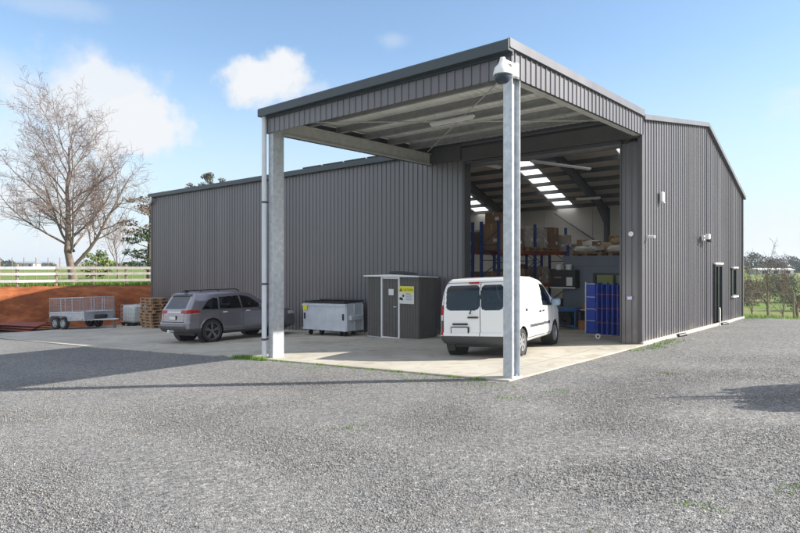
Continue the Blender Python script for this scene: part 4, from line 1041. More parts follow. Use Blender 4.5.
def npobj(name, V, Q, m, parent, smooth=True, mats=None, mi=None):
    used, inv = np.unique(Q.reshape(-1), return_inverse=True)
    V2 = V[used]; n = len(Q)
    me = bpy.data.meshes.new(name); me.vertices.add(len(V2)); me.vertices.foreach_set('co', V2.reshape(-1).astype(float))
    me.loops.add(n * 4); me.loops.foreach_set('vertex_index', inv.reshape(-1))
    me.polygons.add(n); me.polygons.foreach_set('loop_start', np.arange(0, n * 4, 4)); me.polygons.foreach_set('loop_total', np.full(n, 4))
    for k in (mats or [m]): me.materials.append(k)
    if mi is not None: me.polygons.foreach_set('material_index', mi)
    me.update(); me.validate()
    bm = bmesh.new(); bm.from_mesh(me); bmesh.ops.remove_doubles(bm, verts=bm.verts, dist=.0004); bmesh.ops.recalc_face_normals(bm, faces=bm.faces); bm.to_mesh(me); bm.free()
    if smooth:
        me.polygons.foreach_set('use_smooth', [True] * len(me.polygons))
    o = bpy.data.objects.new(name, me); col.objects.link(o); o.parent = parent; return o
def inpoly(x, y, poly):
    r = np.zeros(len(x), bool); n = len(poly)
    for i in range(n):
        x0, y0 = poly[i]; x1, y1 = poly[(i + 1) % n]
        c = ((y0 > y) != (y1 > y)) & (x < (x1 - x0) * (y - y0) / ((y1 - y0) if y1 != y0 else 1e-9) + x0); r ^= c
    return r
def rrect(x, y, x0, x1, y0, y1, r):
    dx = np.maximum(np.maximum(x0 + r - x, x - (x1 - r)), 0); dy = np.maximum(np.maximum(y0 + r - y, y - (y1 - r)), 0)
    return dx * dx + dy * dy <= r * r
def carve(root, patches, arches, rules, body_m, seams, seam_m):
    """rules: (name, mats, {side: pred(C)}, offset)"""
    acc = {i: [] for i in range(len(rules))}; body = []; off = 0
    allV = []; bq = []; bm_ = []
    res = [[] for _ in rules]
    for p in patches:
        V = p['V'].copy(); Q = p['Q']; side = p['side']
        if side in ('R', 'Lf'):
            for (cx, cz, r) in arches:
                d = np.stack([V[:, 0] - cx, V[:, 2] - cz], -1); n = np.linalg.norm(d, axis=1)
                k = np.abs(n - r) < .012
                V[k, 0] = cx + d[k, 0] / n[k] * r; V[k, 2] = cz + d[k, 1] / n[k] * r
                # flare lip
                f = (n > r) & (n < r + .06); V[f, 1] *= 1 + .012 * (1 - (n[f] - r) / .06)
        C = V[Q].mean(1); keep = np.ones(len(Q), bool)
        if side in ('R', 'Lf'):
            for (cx, cz, r) in arches: keep &= ((C[:, 0] - cx) ** 2 + (C[:, 2] - cz) ** 2) > (r - .004) ** 2
        if side == 'U':
            for (cx, cz, r) in arches: keep &= np.abs(C[:, 0] - cx) > r
        taken = ~keep
        for i, (name, m, preds, o_) in enumerate(rules):
            if side in preds:
                k = preds[side](C) & ~taken; taken |= k
                if k.any(): res[i].append((V, Q[k]))
        k = ~taken; q = Q[k]; c = C[k]; s = np.zeros(len(q), int)
        if side in seams: s[seams[side](c)] = 1
        bq.append(q + off); bm_.append(s); allV.append(V); off += len(V)
    npobj('body', np.concatenate(allV), np.concatenate(bq), None, root, mats=[body_m, seam_m], mi=None if False else _safe(allV, bq, bm_))
    for i, (name, m, preds, o_) in enumerate(rules):
        for (V, Q) in res[i]:
            npobj(name, V, Q, m, root)
def _safe(a, b, c): return np.concatenate(c)
def pchip(xs_, ys_):
    xs_ = np.array(xs_, float); ys_ = np.array(ys_, float)
    g = np.linspace(xs_[0], xs_[-1], 600); v = np.interp(g, xs_, ys_)
    k = 13; ker = np.hanning(k + 2)[1:-1]; ker /= ker.sum(); vp = np.pad(v, k // 2, mode='edge'); v = np.convolve(vp, ker, 'valid')
    return lambda x: np.interp(x, g, v)
def wheel(root, x, y, r, w, side, rim_m, spokes=5, rimr=.64, name='wheel'):
    """side -1: outer face towards -y"""
    s = side
    t = MB(); rr = r * rimr
    # rim barrel and spokes
    t.lathe([(s * (-w * .5), rr), (s * (-w * .5), rr * .97), (s * .0, rr * .9), (s * w * .36, rr * .92), (s * w * .46, rr * .97), (s * w * .47, rr * 1.02)], (x, y, r), 'y', 36)
    t.lathe([(s * w * .40, 0), (s * w * .40, rr * .2), (s * w * .30, rr * .26), (s * w * .1, rr * .26)], (x, y, r), 'y', 20)
    t.lathe([(s * w * .02, rr * .2), (s * w * .02, rr * .93)], (x, y, r), 'y', 24, 1)
    for k in range(spokes):
        a = 2 * math.pi * k / spokes + .3
        for da in ((-.13, .13) if spokes == 5 else (0,)):
            ca, sa = math.cos(a + da), math.sin(a + da); px, pz = -sa, ca; wd = rr * (.075 if spokes == 5 else .13)
            y0, y1 = s * w * .24, s * w * .38
            P = [(r0, q * wd) for r0 in (rr * .18, rr * .95) for q in (-1, 1)]
            vs = [(x + ca * r0 + px * q, y + yy, r + sa * r0 + pz * q) for yy in (y0, y1) for r0, q in P]
            t.add(vs, [(0, 1, 3, 2), (4, 6, 7, 5), (0, 4, 5, 1), (1, 5, 7, 3), (3, 7, 6, 2), (2, 6, 4, 0)])
    o = t.build(name, [rim_m, M_BLACK], root, smooth=True)
    t = MB(); hw_ = w / 2
    t.lathe([(-hw_ * .8, rr * .98), (-hw_ * .96, rr * 1.08), (-hw_, r * .84), (-hw_ * .93, r * .95), (-hw_ * .78, r * .99), (-hw_ * .5, r), (hw_ * .5, r), (hw_ * .78, r * .99), (hw_ * .93, r * .95), (hw_, r * .84), (hw_ * .96, rr * 1.08), (hw_ * .8, rr * .98)], (x, y, r), 'y', 44)
    t.build('tyre', M_RUB, o, smooth=True); return o
M_RED = mat('red_lens', (.33, .004, .006), .3, spec=.35); M_CLR = mat('clear_lens', (.6, .62, .64), .12, coat=.5)
M_PLATE = mat('blank_number_plate', (.72, .73, .72), .4); M_PLAS = mat('grey_bumper_plastic', (.055, .058, .062), .6, 0, (20, .1))
M_SEAM = mat('panel_gap', (.03, .03, .03), .7)

# --- white van
M_VAN = mat('white_van_paint', (.80, .80, .79), .35, coat=.6)
van = thing('van', 'white small panel van parked under the canopy with its back doors facing out', 'van', (0, 0, 0))
VL = 4.15
zt_v = pchip([0, .3, 1.2, 2.1, 2.65, 3.45, 3.6, 4.0, 4.15], [1.76, 1.80, 1.83, 1.81, 1.73, 1.14, 1.08, .92, .84])
zb_v = pchip([0, .3, 1, 3, 3.9, 4.15], [.30, .28, .27, .27, .26, .3])
plan_v = pchip([0, .15, .6, 3.2, 3.8, 4.15], [.975, .99, 1, 1, .95, .86])
def tum_v(X, Z): return np.interp(Z, [.25, .5, .95, 1.1, 1.5, 1.8], [.975, 1., 1., .99, .92, .82])
xr_v = lambda Z: np.interp(Z, [.25, .55, .6, 1.05, 1.5, 1.8], [.0, -.02, .03, .05, .12, .24])
xf_v = lambda Z: np.interp(Z, [.25, .6, .9, 1.8], [-.05, 0, -.12, -.3])
pv = shell(VL, .905, zt_v, zb_v, plan_v, tum_v, xr_v, xf_v, (.14, .13, .19), .0165)
ar = [(.72, .31, .37), (3.32, .31, .37)]
x_, y_, z_ = 0, 1, 2
frontwin = [(2.28, 1.08), (3.02, 1.05), (2.98, 1.28), (2.62, 1.60), (2.34, 1.64)]
rules = [
 ('rear_window', M_TINT, {'B': lambda C: rrect(C[:, 1], C[:, 2], -.122, .71, 1.08, 1.645, .10)}, 0),
 ('rear_window', M_TINT, {'B': lambda C: rrect(C[:, 1], C[:, 2], -.70, -.158, 1.08, 1.645, .10)}, 0),
 ('windscreen', M_TINT, {'T': lambda C: (C[:, 0] > 2.72) & (C[:, 0] < 3.42) & (np.abs(C[:, 1]) < .70)}, 0),
 ('side_window', M_TINT, {'R': lambda C: inpoly(C[:, 0], C[:, 2], frontwin), 'Lf': lambda C: inpoly(C[:, 0], C[:, 2], frontwin)}, 0),
 ('bumper', M_PLAS, {'B': lambda C: C[:, 2] < .50, 'R': lambda C: (C[:, 2] < .46) & (C[:, 0] < .38), 'Lf': lambda C: (C[:, 2] < .46) & (C[:, 0] < .38), 'U': lambda C: C[:, 0] < .3, 'F': lambda C: C[:, 2] < .55}, 0),
 ('tail_light', M_RED, {'R': lambda C: (C[:, 0] < .13) & (C[:, 2] > .98) & (C[:, 2] < 1.20), 'Lf': lambda C: (C[:, 0] < .13) & (C[:, 2] > .98) & (C[:, 2] < 1.20), 'B': lambda C: (np.abs(C[:, 1]) > .785) & (C[:, 2] > .98) & (C[:, 2] < 1.20)}, 0),
 ('reverse_lens', M_CLR, {'R': lambda C: (C[:, 0] < .13) & (C[:, 2] > .84) & (C[:, 2] < .98), 'B': lambda C: (np.abs(C[:, 1]) > .785) & (C[:, 2] > .84) & (C[:, 2] < .98)}, 0),
 ('light_panel', M_PLAS, {'R': lambda C: (C[:, 0] < .13) & (C[:, 2] > .68) & (C[:, 2] < .84), 'B': lambda C: (np.abs(C[:, 1]) > .785) & (C[:, 2] > .68) & (C[:, 2] < .84)}, 0),
 ('tail_light', M_RED, {'R': lambda C: (C[:, 0] < .13) & (C[:, 2] > .52) & (C[:, 2] < .68), 'B': lambda C: (np.abs(C[:, 1]) > .785) & (C[:, 2] > .52) & (C[:, 2] < .68)}, 0),
 ('side_moulding', M_PLAS, {'R': lambda C: (C[:, 2] > .60) & (C[:, 2] < .67) & (C[:, 0] > 1.25) & (C[:, 0] < 2.85)}, 0),
 ('grille', M_PLAS, {'F': lambda C: (C[:, 2] > .6) & (C[:, 2] < .75) & (np.abs(C[:, 1]) < .5)}, 0),
 ('headlight', M_CLR, {'F': lambda C: (C[:, 2] > .62) & (C[:, 2] < .8) & (np.abs(C[:, 1]) > .55)}, 0),
]
def seam_v(c): 
    x, z = c[:, 0], c[:, 2]; w = .009
    return ((np.abs(x - 2.18) < w) & (z > .35) & (z < 1.68)) | ((np.abs(x - 3.08) < w) & (z > .35) & (z < 1.15)) | ((np.abs(x - 1.12) < w) & (z > .4) & (z < 1.66)) | ((np.abs(z - .37) < w) & (x > 1.1) & (x < 3.05))
def seam_vb(c):
    y, z = c[:, 1], c[:, 2]; w = .009
    return ((np.abs(y + .14) < w) & (z > .5) & (z < 1.70)) | ((np.abs(np.abs(y) - .775) < w) & (z > .5) & (z < 1.62)) | ((np.abs(z - 1.705) < w) & (np.abs(y) < .72))
carve(van, pv, ar, rules, M_VAN, {'R': seam_v, 'B': seam_vb}, M_SEAM)
t = MB()
for (cx, cz, r) in ar: t.lathe([(-.87, r + .0), (-.6, r), (-.6, .0)], (cx, 0, cz), 'y', 28); t.lathe([(.87, r), (.6, r), (.6, 0)], (cx, 0, cz), 'y', 28)
t.box(.3, 3.9, -.6, .6, .22, .40)
t.build('underbody', M_BLACK, van)
M_STEEL = mat('silver_wheel', (.42, .43, .44), .35, .6)
for cx in (.72, 3.32):
    for s in (-1, 1): wheel(van, cx, s * .79, .315, .20, s, M_STEEL, 7)
xb = lambda z: float(xr_v(z))
t = MB(); t.rbox(-.015, .02, -.13, .13, 1.685, 1.72, .008, 0, Matrix.Translation((.155, .02, 0))); t.build('brake_light', M_RED, van)
t = MB(); t.rbox(-.012, .06, .13, .58, .525, .705, .008); pl = t.build('plate_frame', M_BLACK, van); t = MB(); t.box(-.018, -.0125, .155, .555, .545, .685); t.build('number_plate', M_PLATE, pl)
t = MB(); t.rbox(.0, .07, .16, .54, .745, .785, .01); t.rbox(.0, .07, -.10, .16, .90, .935, .01); t.build('door_handle', M_BLACK, van, each=True)
t = MB(); t.tube([(.02, .10, 1.0), (0.0, .07, 1.06), (.03, .0, 1.14)], [.02, .012, .008], 6); t.build('rear_wiper', M_BLACK, van)
t = MB(); t.rbox(1.98, 2.10, -.93, -.90, .93, .97, .008); t.rbox(2.24, 2.36, -.93, -.90, .93, .97, .008); t.build('door_handle', M_BLACK, van, each=True)
t = MB(); t.rbox(.98, 1.06, -.925, -.90, 1.0, 1.07, .01); t.build('fuel_flap', M_BLACK, van)
for s in (-1, 1):
    t = MB(); t.tube([(2.86, s * .86, 1.08), (2.88, s * 1.0, 1.10)], .03, 8); m_ = t.build('mirror', M_BLACK, van)
    t = MB(); t.rbox(-.06, .08, -.12, .12, -.09, .09, .035, 0, Matrix.Translation((2.9, s * 1.06, 1.14))); t.build('mirror_shell', mat('mirror_blue_grey', (.18, .27, .38), .15), m_)
t = MB(); t.rbox(.30, .36, .62, .82, .12, .32, .005); t.rbox(.30, .36, -.82, -.62, .12, .32, .005); t.build('mud_flap', M_BLACK, van, each=True)
hv = Vector((-.194, .981, 0)).normalized()
def place(o, x, y, h):
    f = (h - NRM * h.dot(NRM)).normalized(); l = NRM.cross(f); o.matrix_world = Matrix.Translation((x, y, G(x) + SLAB + .002)) @ Matrix((f, l, NRM)).transposed().to_4x4()
M_SEAT = mat('dark_seat_cloth', (.03, .032, .036), .9)
M_INNER = mat('grey_trim', (.10, .10, .11), .8)
def seats(root, xs_, y_, z0, w, bx):
    for x in xs_:
        for s in y_:
            t = MB(); t.rbox(x - .25, x + .25, s - w / 2, s + w / 2, z0, z0 + .16, .04); t.rbox(x - .34, x - .20, s - w / 2, s + w / 2, z0 + .1, z0 + .66, .04); t.rbox(x - .36, x - .26, s - .13, s + .13, z0 + .70, z0 + .90, .03); t.build('seat', M_SEAT, root)
seats(van, (2.25,), (-.38, .38), .55, .48, 0)
t = MB(); t.box(.2, 3.0, -.80, .80, .41, .45); t.box(2.9, 3.2, -.75, .75, .6, .98); t.build('cabin_trim', M_INNER, van)
t = MB(); t.lathe([(-.02, .17), (.0, .19), (.02, .17), (0, .15), (-.02, .17)], (2.72, -.38, .98), 'x', 20); t.build('steering_wheel', M_BLACK, van)
place(van, -2.17, 2.09, hv)

# --- grey SUV
M_SUV = mat('grey_purple_metallic', (.23, .215, .24), .24, .6, coat=.8)
suv = thing('suv', 'metallic grey SUV nosed up to the long wall left of the canopy post', 'car', (0, 0, 0))
SLn = 4.88
zt_s = pchip([0, .12, .4, 1.3, 2.3, 2.75, 3.5, 3.75, 4.5, 4.88], [1.62, 1.66, 1.69, 1.72, 1.70, 1.62, 1.16, 1.10, .98, .78])
zb_s = pchip([0, .35, 1.2, 3.6, 4.4, 4.88], [.40, .33, .27, .26, .27, .36])
plan_s = pchip([0, .12, .5, 1.2, 3.6, 4.4, 4.88], [.90, .955, .995, 1, 1, .95, .80])
def tum_s(X, Z): return np.interp(Z, [.25, .5, .75, .98, 1.10, 1.4, 1.7], [.965, .99, .985, 1., .975, .875, .76])
xr_s = lambda Z: np.interp(Z, [.3, .5, .68, .74, 1.02, 1.12, 1.35, 1.55, 1.66, 1.75], [.10, .0, .0, .06, .10, .13, .30, .44, .50, .56])
xf_s = lambda Z: np.interp(Z, [.3, .6, .9, 1.7], [-.06, 0, -.12, -.3])
ps = shell(SLn, .965, zt_s, zb_s, plan_s, tum_s, xr_s, xf_s, (.13, .13, .10), .017)
ars = [(1.0, .385, .435), (3.79, .385, .435)]
q1 = [(.62, 1.13), (1.26, 1.12), (1.30, 1.48), (1.16, 1.50), (.92, 1.42)]; q2 = [(1.32, 1.12), (2.22, 1.11), (2.16, 1.54), (1.36, 1.51)]; q3 = [(2.28, 1.11), (3.12, 1.10), (2.95, 1.26), (2.62, 1.48), (2.22, 1.55)]
S3 = lambda p: {'R': p, 'Lf': p}
lit = lambda C: (C[:, 0] < .52) & (C[:, 2] > .98 + .06 * C[:, 0]) & (C[:, 2] < 1.13 - .05 * C[:, 0])
rules = [
 ('rear_window', M_TINT, {'B': lambda C: inpoly(C[:, 1], C[:, 2], [(-.66, 1.16), (.66, 1.16), (.60, 1.54), (.5, 1.58), (-.5, 1.58), (-.60, 1.54)])}, 0),
 ('side_window', M_TINT, S3(lambda C: inpoly(C[:, 0], C[:, 2], q1)), 0),
 ('side_window', M_TINT, S3(lambda C: inpoly(C[:, 0], C[:, 2], q2)), 0),
 ('side_window', M_TINT, S3(lambda C: inpoly(C[:, 0], C[:, 2], q3)), 0),
 ('windscreen', M_TINT, {'T': lambda C: (C[:, 0] > 2.78) & (C[:, 0] < 3.46) & (np.abs(C[:, 1]) < .66)}, 0),
 ('tail_light', M_RED, {'R': lit, 'B': lambda C: (C[:, 1] < -.46) & (C[:, 2] > 1.0) & (C[:, 2] < 1.12)}, 0),
 ('tail_light', M_RED, {'Lf': lit, 'B': lambda C: (C[:, 1] > .46) & (C[:, 2] > 1.0) & (C[:, 2] < 1.12)}, 0),
 ('reverse_lens', M_CLR, {'B': lambda C: (np.abs(C[:, 1]) > .42) & (np.abs(C[:, 1]) < .66) & (C[:, 2] > .985) & (C[:, 2] < 1.005)}, 0),
 ('trim_strip', M_ALU, {'B': lambda C: (np.abs(C[:, 1]) < .42) & (C[:, 2] > 1.035) & (C[:, 2] < 1.07)}, 0),
 ('headlight', M_CLR, {'R': lambda C: (C[:, 0] > 4.35) & (C[:, 2] > .78) & (C[:, 2] < .9)}, 0),
 ('lower_bumper', M_PLAS, {'B': lambda C: C[:, 2] < .58, 'R': lambda C: ((C[:, 2] < .50) & (C[:, 0] < .6)) | (C[:, 2] < .37), 'Lf': lambda C: ((C[:, 2] < .50) & (C[:, 0] < .6)) | (C[:, 2] < .37), 'F': lambda C: C[:, 2] < .55, 'U': lambda C: C[:, 0] > -1}, 0),
]
def seam_s(c):
    x, z = c[:, 0], c[:, 2]; w = .012
    win = (z > 1.085) & (z < 1.112) & (x > .62) & (x < 3.15)
    return ((np.abs(x - 1.31 - .25 * np.clip(.9 - z, 0, 1)) < w) & (z > .4) & (z < 1.12)) | ((np.abs(x - 2.26) < w) & (z > .4) & (z < 1.56)) | ((np.abs(x - 3.25) < w) & (z > .4) & (z < 1.1)) | ((np.abs(z - .41) < w) & (x > 1.5) & (x < 3.25)) | win
def seam_sb(c):
    y, z = c[:, 1], c[:, 2]; w = .012
    return ((np.abs(z - .72) < w) & (np.abs(y) < .75)) | ((np.abs(np.abs(y) - .68) < w) & (z > .72) & (z < 1.0))
carve(suv, ps, ars, rules, M_SUV, {'R': seam_s, 'B': seam_sb}, M_SEAM)
t = MB()
for (cx, cz, r) in ars: t.lathe([(-.92, r), (-.62, r), (-.62, 0)], (cx, 0, cz), 'y', 28); t.lathe([(.92, r), (.62, r), (.62, 0)], (cx, 0, cz), 'y', 28)
t.box(.5, 4.5, -.62, .62, .24, .45); t.build('underbody', M_BLACK, suv)
M_DRIM = mat('black_alloy_wheel', (.30, .30, .32), .25, .9)
for cx in (1.0, 3.79):
    for s in (-1, 1): wheel(suv, cx, s * .83, .385, .24, s, M_DRIM, 5, .72)
t = MB()
for s in (-1, 1):
    t.tube([(.75, s * .60, 1.69), (.85, s * .60, 1.77), (2.2, s * .62, 1.775), (2.35, s * .62, 1.70)], .018, 8)
t.build('roof_rail', M_BLACK, suv, smooth=True, each=True)
t = MB(); t.prism([(.36, 1.62), (.62, 1.70), (.62, 1.66), (.40, 1.575)], -.62, .62, 'y'); t.build('spoiler', M_SUV, suv)
t = MB(); t.prism([(.50, 1.705), (.72, 1.705), (.56, 1.80)], -.02, .02, 'y'); t.build('antenna', M_BLACK, suv)
t = MB(); t.box(.05, .075, -.2, .24, .79, .93); pf = t.build('plate_frame', M_BLACK, suv); t = MB(); t.box(.042, .05, -.18, .22, .80, .92); t.build('number_plate', M_PLATE, pf)
for s in (-1, 1):
    t = MB(); t.rbox(.02, .1, s * .70 - .07, s * .70 + .07, .50, .60, .01); t.build('reflector', M_RED, suv)
t = MB(); t.tube([(-.12, 0, .42), (.3, 0, .42)], .03, 8); t.rbox(-.14, -.1, -.05, .05, .37, .47, .01); t.build('tow_bar', M_WHITE, suv)
t = MB(); t.tube([(.16, .0, 1.165), (.20, -.12, 1.20), (.24, -.36, 1.22)], .010, 6); t.build('rear_wiper', M_BLACK, suv)
t = MB(); t.rbox(1.42, 1.60, -.985, -.955, .98, 1.01, .008); t.rbox(2.38, 2.56, -.985, -.955, .98, 1.01, .008); t.build('door_handle', M_ALU, suv, each=True)
for s in (-1, 1):
    t = MB(); t.rbox(-.07, .09, -.11, .11, -.08, .08, .03, 0, Matrix.Translation((3.02, s * 1.03, 1.14))); t.rbox(2.98, 3.06, s * .96 - .05, s * .96 + .05, 1.06, 1.1, .01); t.build('mirror', M_SUV, suv)
seats(suv, (2.75, 1.85), (-.42, .42), .55, .50, 0)
t = MB(); t.box(.5, 3.4, -.82, .82, .47, .50); t.box(3.1, 3.5, -.75, .75, .6, 1.02); t.box(.6, 1.5, -.75, .75, .5, .95); t.build('cabin_trim', M_INNER, suv)
place(suv, -12.7 - .96, 1.0, Vector((0.0, 1, 0))); suv.scale = (.965, 1, 1)

# --- cage trailer
tr = thing('cage_trailer', 'galvanised tandem axle trailer with mesh cage parked before the clay bank', 'trailer', (0, 0, 0))
TLn, TW = 2.85, 1.80
t = MB(); t.box(-TLn / 2, TLn / 2, -TW / 2, TW / 2, .52, .56)
t.box(-TLn / 2, TLn / 2, -TW / 2, -TW / 2 + .03, .56, .86); t.box(-TLn / 2, TLn / 2, TW / 2 - .03, TW / 2, .56, .86); t.box(TLn / 2 - .03, TLn / 2, -TW / 2 + .03, TW / 2 - .03, .56, .86); t.box(-TLn / 2, -TLn / 2 + .03, -TW / 2 + .03, TW / 2 - .03, .56, .86)
for z in (.84,): t.box(-TLn / 2 - .02, TLn / 2 + .02, -TW / 2 - .02, -TW / 2, z, z + .04); t.box(TLn / 2, TLn / 2 + .02, -TW / 2, TW / 2, z, z + .04)
t.box(-TLn / 2, TLn / 2, -.5, -.42, .40, .52); t.box(-TLn / 2, TLn / 2, .42, .5, .40, .52); t.box(TLn / 2 - .3, TLn / 2 + .05, -TW / 2, TW / 2, .44, .52)
t.build('tray', M_GALV, tr)
def cage_panel(p0, p1, z0, z1, nb, name='cage_panel'):
    p0, p1 = Vector((*p0, 0)), Vector((*p1, 0)); d = p1 - p0; t = MB()
    def bar(a, b, r): t.tube([a, b], r, 6)
    U = Vector((0, 0, 1))
    for k in range(nb + 1): q = p0 + d * (k / nb); bar(q + U * z0, q + U * z1, .022)
    bar(p0 + U * z0, p1 + U * z0, .022); bar(p0 + U * z1, p1 + U * z1, .026)
    f = t.build(name, M_GALV, tr)
    t = MB(); L_ = d.length; n = int(L_ / .075)
    for k in range(1, n): q = p0 + d * (k / n); t.tube([q + U * z0, q + U * z1], .0035, 3, cap=False)
    z = z0 + .075
    while z < z1 - .03: t.tube([p0 + U * z, p1 + U * z], .0035, 3, cap=False); z += .075
    t.build('wire_mesh', M_GALV, f)
c0 = TW / 2 - .02; l0 = TLn / 2 - .02
cage_panel((-l0, -c0), (l0, -c0), .88, 1.62, 3); cage_panel((-l0, c0), (l0, c0), .88, 1.62, 3); cage_panel((l0, -c0), (l0, c0), .88, 1.62, 3); cage_panel((-l0, -c0), (-l0, c0), .88, 1.62, 2)
for cx in (-.72, -.06):
    for s in (-1, 1): wheel(tr, cx, s * .98, .32, .19, s, M_GALV, 7, .6)
for s in (-1, 1):
    t = MB(); y0_, y1_ = sorted((s * .88, s * 1.10))
    for k in range(7):
        a0, a1 = [(-1.18, .42), (-1.10, .62), (-.95, .70), (-.39, .72), (.18, .70), (.33, .62), (.42, .42), (.42, .42)][k:k + 2]
        if a0 != a1: t.prism([a0, a1, (a1[0], a1[1] + .02), (a0[0], a0[1] + .02)], y0_, y1_, 'y')
    t.prism([(.42, .42), (1.3, .46), (1.3, .56), (.3, .66)], min(s * .9, s * .93), max(s * .9, s * .93), 'y')
    t.build('mudguard', M_GALV, tr)
t = MB(); t.tube([(TLn / 2, -.5, .46), (TLn / 2 + 1.25, 0, .46)], .04, 6); t.tube([(TLn / 2, .5, .46), (TLn / 2 + 1.25, 0, .46)], .04, 6); t.tube([(TLn / 2 + 1.2, 0, .46), (TLn / 2 + 1.45, 0, .48)], .035, 8); t.build('drawbar', M_GALV, tr)
t = MB(); t.tube([(TLn / 2 + .95, .12, .12), (TLn / 2 + .95, .12, .75)], .03, 8); t.lathe([(-.03, 0), (-.03, .1), (.03, .1), (.03, 0)], (TLn / 2 + .95, .12, .1), 'y', 16); t.build('jockey_wheel', M_FRAME, tr)
t = MB(); t.lathe([(-.08, .16), (-.1, .2), (-.1, .27), (-.06, .31), (.06, .31), (.1, .27), (.1, .2), (.08, .16)], (TLn / 2 + .16, -.05, .62), 'z', 24); t.build('spare_tyre', M_RUB, tr, smooth=True)
htr = Vector((.971, .238, 0)); place(tr, -28.63, 4.0, htr)

# --- IBC tanks
def ibc(x, y, label, rz=0.):
    o = thing('liquid_tank', label, 'tank', (x, y, G(x) + SLAB), rz, 'caged liquid tanks by the pallets')
    t = MB(); t.rbox(-.56, .56, -.46, .46, .2, 1.1, .07); t.lathe([(1.1, .1), (1.14, .1), (1.14, 0)], (0, 0, 0), 'z', 14); t.build('tank', mat('milky_plastic', (.66, .68, .68), .45), o, smooth=True)
    t = MB()
    for z in (.22, .45, .68, .9, 1.12):
        for a, b in (((-.6, -.5), (.6, -.5)), ((.6, -.5), (.6, .5)), ((.6, .5), (-.6, .5)), ((-.6, .5), (-.6, -.5))): t.tube([(*a, z), (*b, z)], .010, 5)
    for k in range(6):
        X = -.6 + 1.2 * k / 5
        for s in (-.5, .5): t.tube([(X, s, .2), (X, s, 1.12)], .009, 5)
    for k in range(1, 5):
        Y = -.5 + k / 5
        for s in (-.6, .6): t.tube([(s, Y, .2), (s, Y, 1.12)], .009, 5)
    t.build('cage', M_GALVD, o)
    t = MB()
    for X in (-.5, 0, .5):
        for Y in (-.42, 0, .42): t.box(X - .07, X + .07, Y - .06, Y + .06, .0, .12)
    t.box(-.6, .6, -.5, .5, .12, .17); t.build('base_pallet', M_BLACK, o)
ibc(-27.5, 6.35, 'white caged liquid tank next to the stacked pallets', .12); ibc(-28.2, 7.7, 'white caged liquid tank standing behind the other tank', .1)

# --- stacked pallets
for si, (bx, by, n, lab) in enumerate(((-23.95, 5.66, 10, 'the stack touching the wall end'), )):
    nm = ['lowest', 'second lowest', 'third from the ground', 'fourth from the ground', 'fifth from the ground', 'sixth from the ground', 'seventh from the ground', 'third from the top', 'second from the top', 'topmost']
    for k in range(n):
        pallet(bx + random.uniform(-.05, .05), by + random.uniform(-.04, .04), G(bx) + SLAB + .148 * k + .02, random.uniform(-.05, .05) + (.1 if k == 5 else 0), nm[k] + ' wooden pallet in the stack by the long wall', 'pallets stacked at the left end of the long wall')

# --- red sheets on the ground
M_REDSH = mat('rust_red_sheet', (.20, .045, .03), .6, 0, (2, .2))
o = thing('roofing_stack', 'rust red sheets lying in a low pile at the foot of the clay bank', 'sheets', (-31.3, 1.5, G(-31.3) + .02), R(35))
for k in range(3):
    t = MB(); n = 34; L_ = 3.6; W_ = 1.8
    for i in range(n + 1):
        y = -W_ / 2 + W_ * i / n; h = .02 * math.sin(i * 1.9)
        for x in (-L_ / 2, 0, L_ / 2): t.v.append((x, y, .06 + k * .11 + h + .16 * (x / L_ + .5) * (1 - abs(y)) + (.10 if x == 0 else 0)))
    for i in range(n):
        for j in range(2): a = i * 3 + j; t.f.append((a, a + 1, a + 4, a + 3)); t.m.append(0)
    p = t.build('sheet', M_REDSH, o); p.rotation_euler = (0, 0, (k - 1) * .12)

# ---------------------------------------------------------------- fences
M_FW = mat('white_rail_paint', (.74, .74, .71), .6, 0, (6, .12)); M_FG = mat('grey_rail_timber', (.30, .29, .26), .85, 0, (5, .2)); M_FP = mat('fence_post_timber', (.24, .20, .15), .9, 0, (5, .25))
fpts = [(-74, 35.4), (-30, 35.6), (17, 36), (56, 36.8), (93, 38), (126, 39.2), (160, 40.5), (195, 42)]
P = [atZ(px, Z) for px, Z in fpts]
P = [Vector((p.x, p.y, T(p.x, p.y))) for p in P]
fn = thing('rail_fence', 'three rail timber fence on the bank, white at left and grey at right', 'fence', (0, 0, 0))
for p in P:
    t = MB(); t.rbox(-.07, .07, -.07, .07, -.3, 1.36 + random.uniform(-.02, .05), .012, 0, Matrix.Translation(p) @ Matrix.Rotation(R(-41), 4, 'Z')); t.build('post', M_FP, fn)
for i in range(len(P) - 1):
    for hgt, w in ((1.16, .085), (.80, .075), (.38, .075)):
        a, b = P[i].copy(), P[i + 1].copy(); d = (b - a).normalized(); nn = Vector((d.y, -d.x, 0)).normalized()
        if nn.dot(CAM - a) < 0: nn = -nn
        t = MB(); o_ = nn * .09; q = Vector((0, 0, 1))
        vs = [p + o_ + nn * s + q * (hgt + z) for p in (a, b) for s, z in ((0, -w), (.03, -w), (.03, w), (0, w))]
        t.add(vs, [(0, 1, 2, 3), (7, 6, 5, 4), (0, 4, 5, 1), (1, 5, 6, 2), (2, 6, 7, 3), (3, 7, 4, 0)])
        t.build('rail', M_FW if i < 3 else M_FG, fn)  # rails white at left, greyer further right
f2 = thing('wire_fence', 'thin post and wire fence standing beyond the white rail fence', 'fence', (0, 0, 0))
pp = []
for px in range(-60, 150, 12):
    p = atZ(px, 52 + px * .02); p.z = T(p.x, p.y); pp.append(p); t = MB(); t.tube([p, p + Vector((0, 0, 2.05))], .035, 6); t.build('post', M_FP, f2)
t = MB()
for h in (.6, 1.1, 1.6): t.tube([p + Vector((0, 0, h)) for p in pp], .006, 4)
t.build('wire', M_FRAME, f2)
f3 = thing('field_fence', 'wire fence between the gravel yard and the green field at right', 'fence', (0, 0, 0))
pp = []
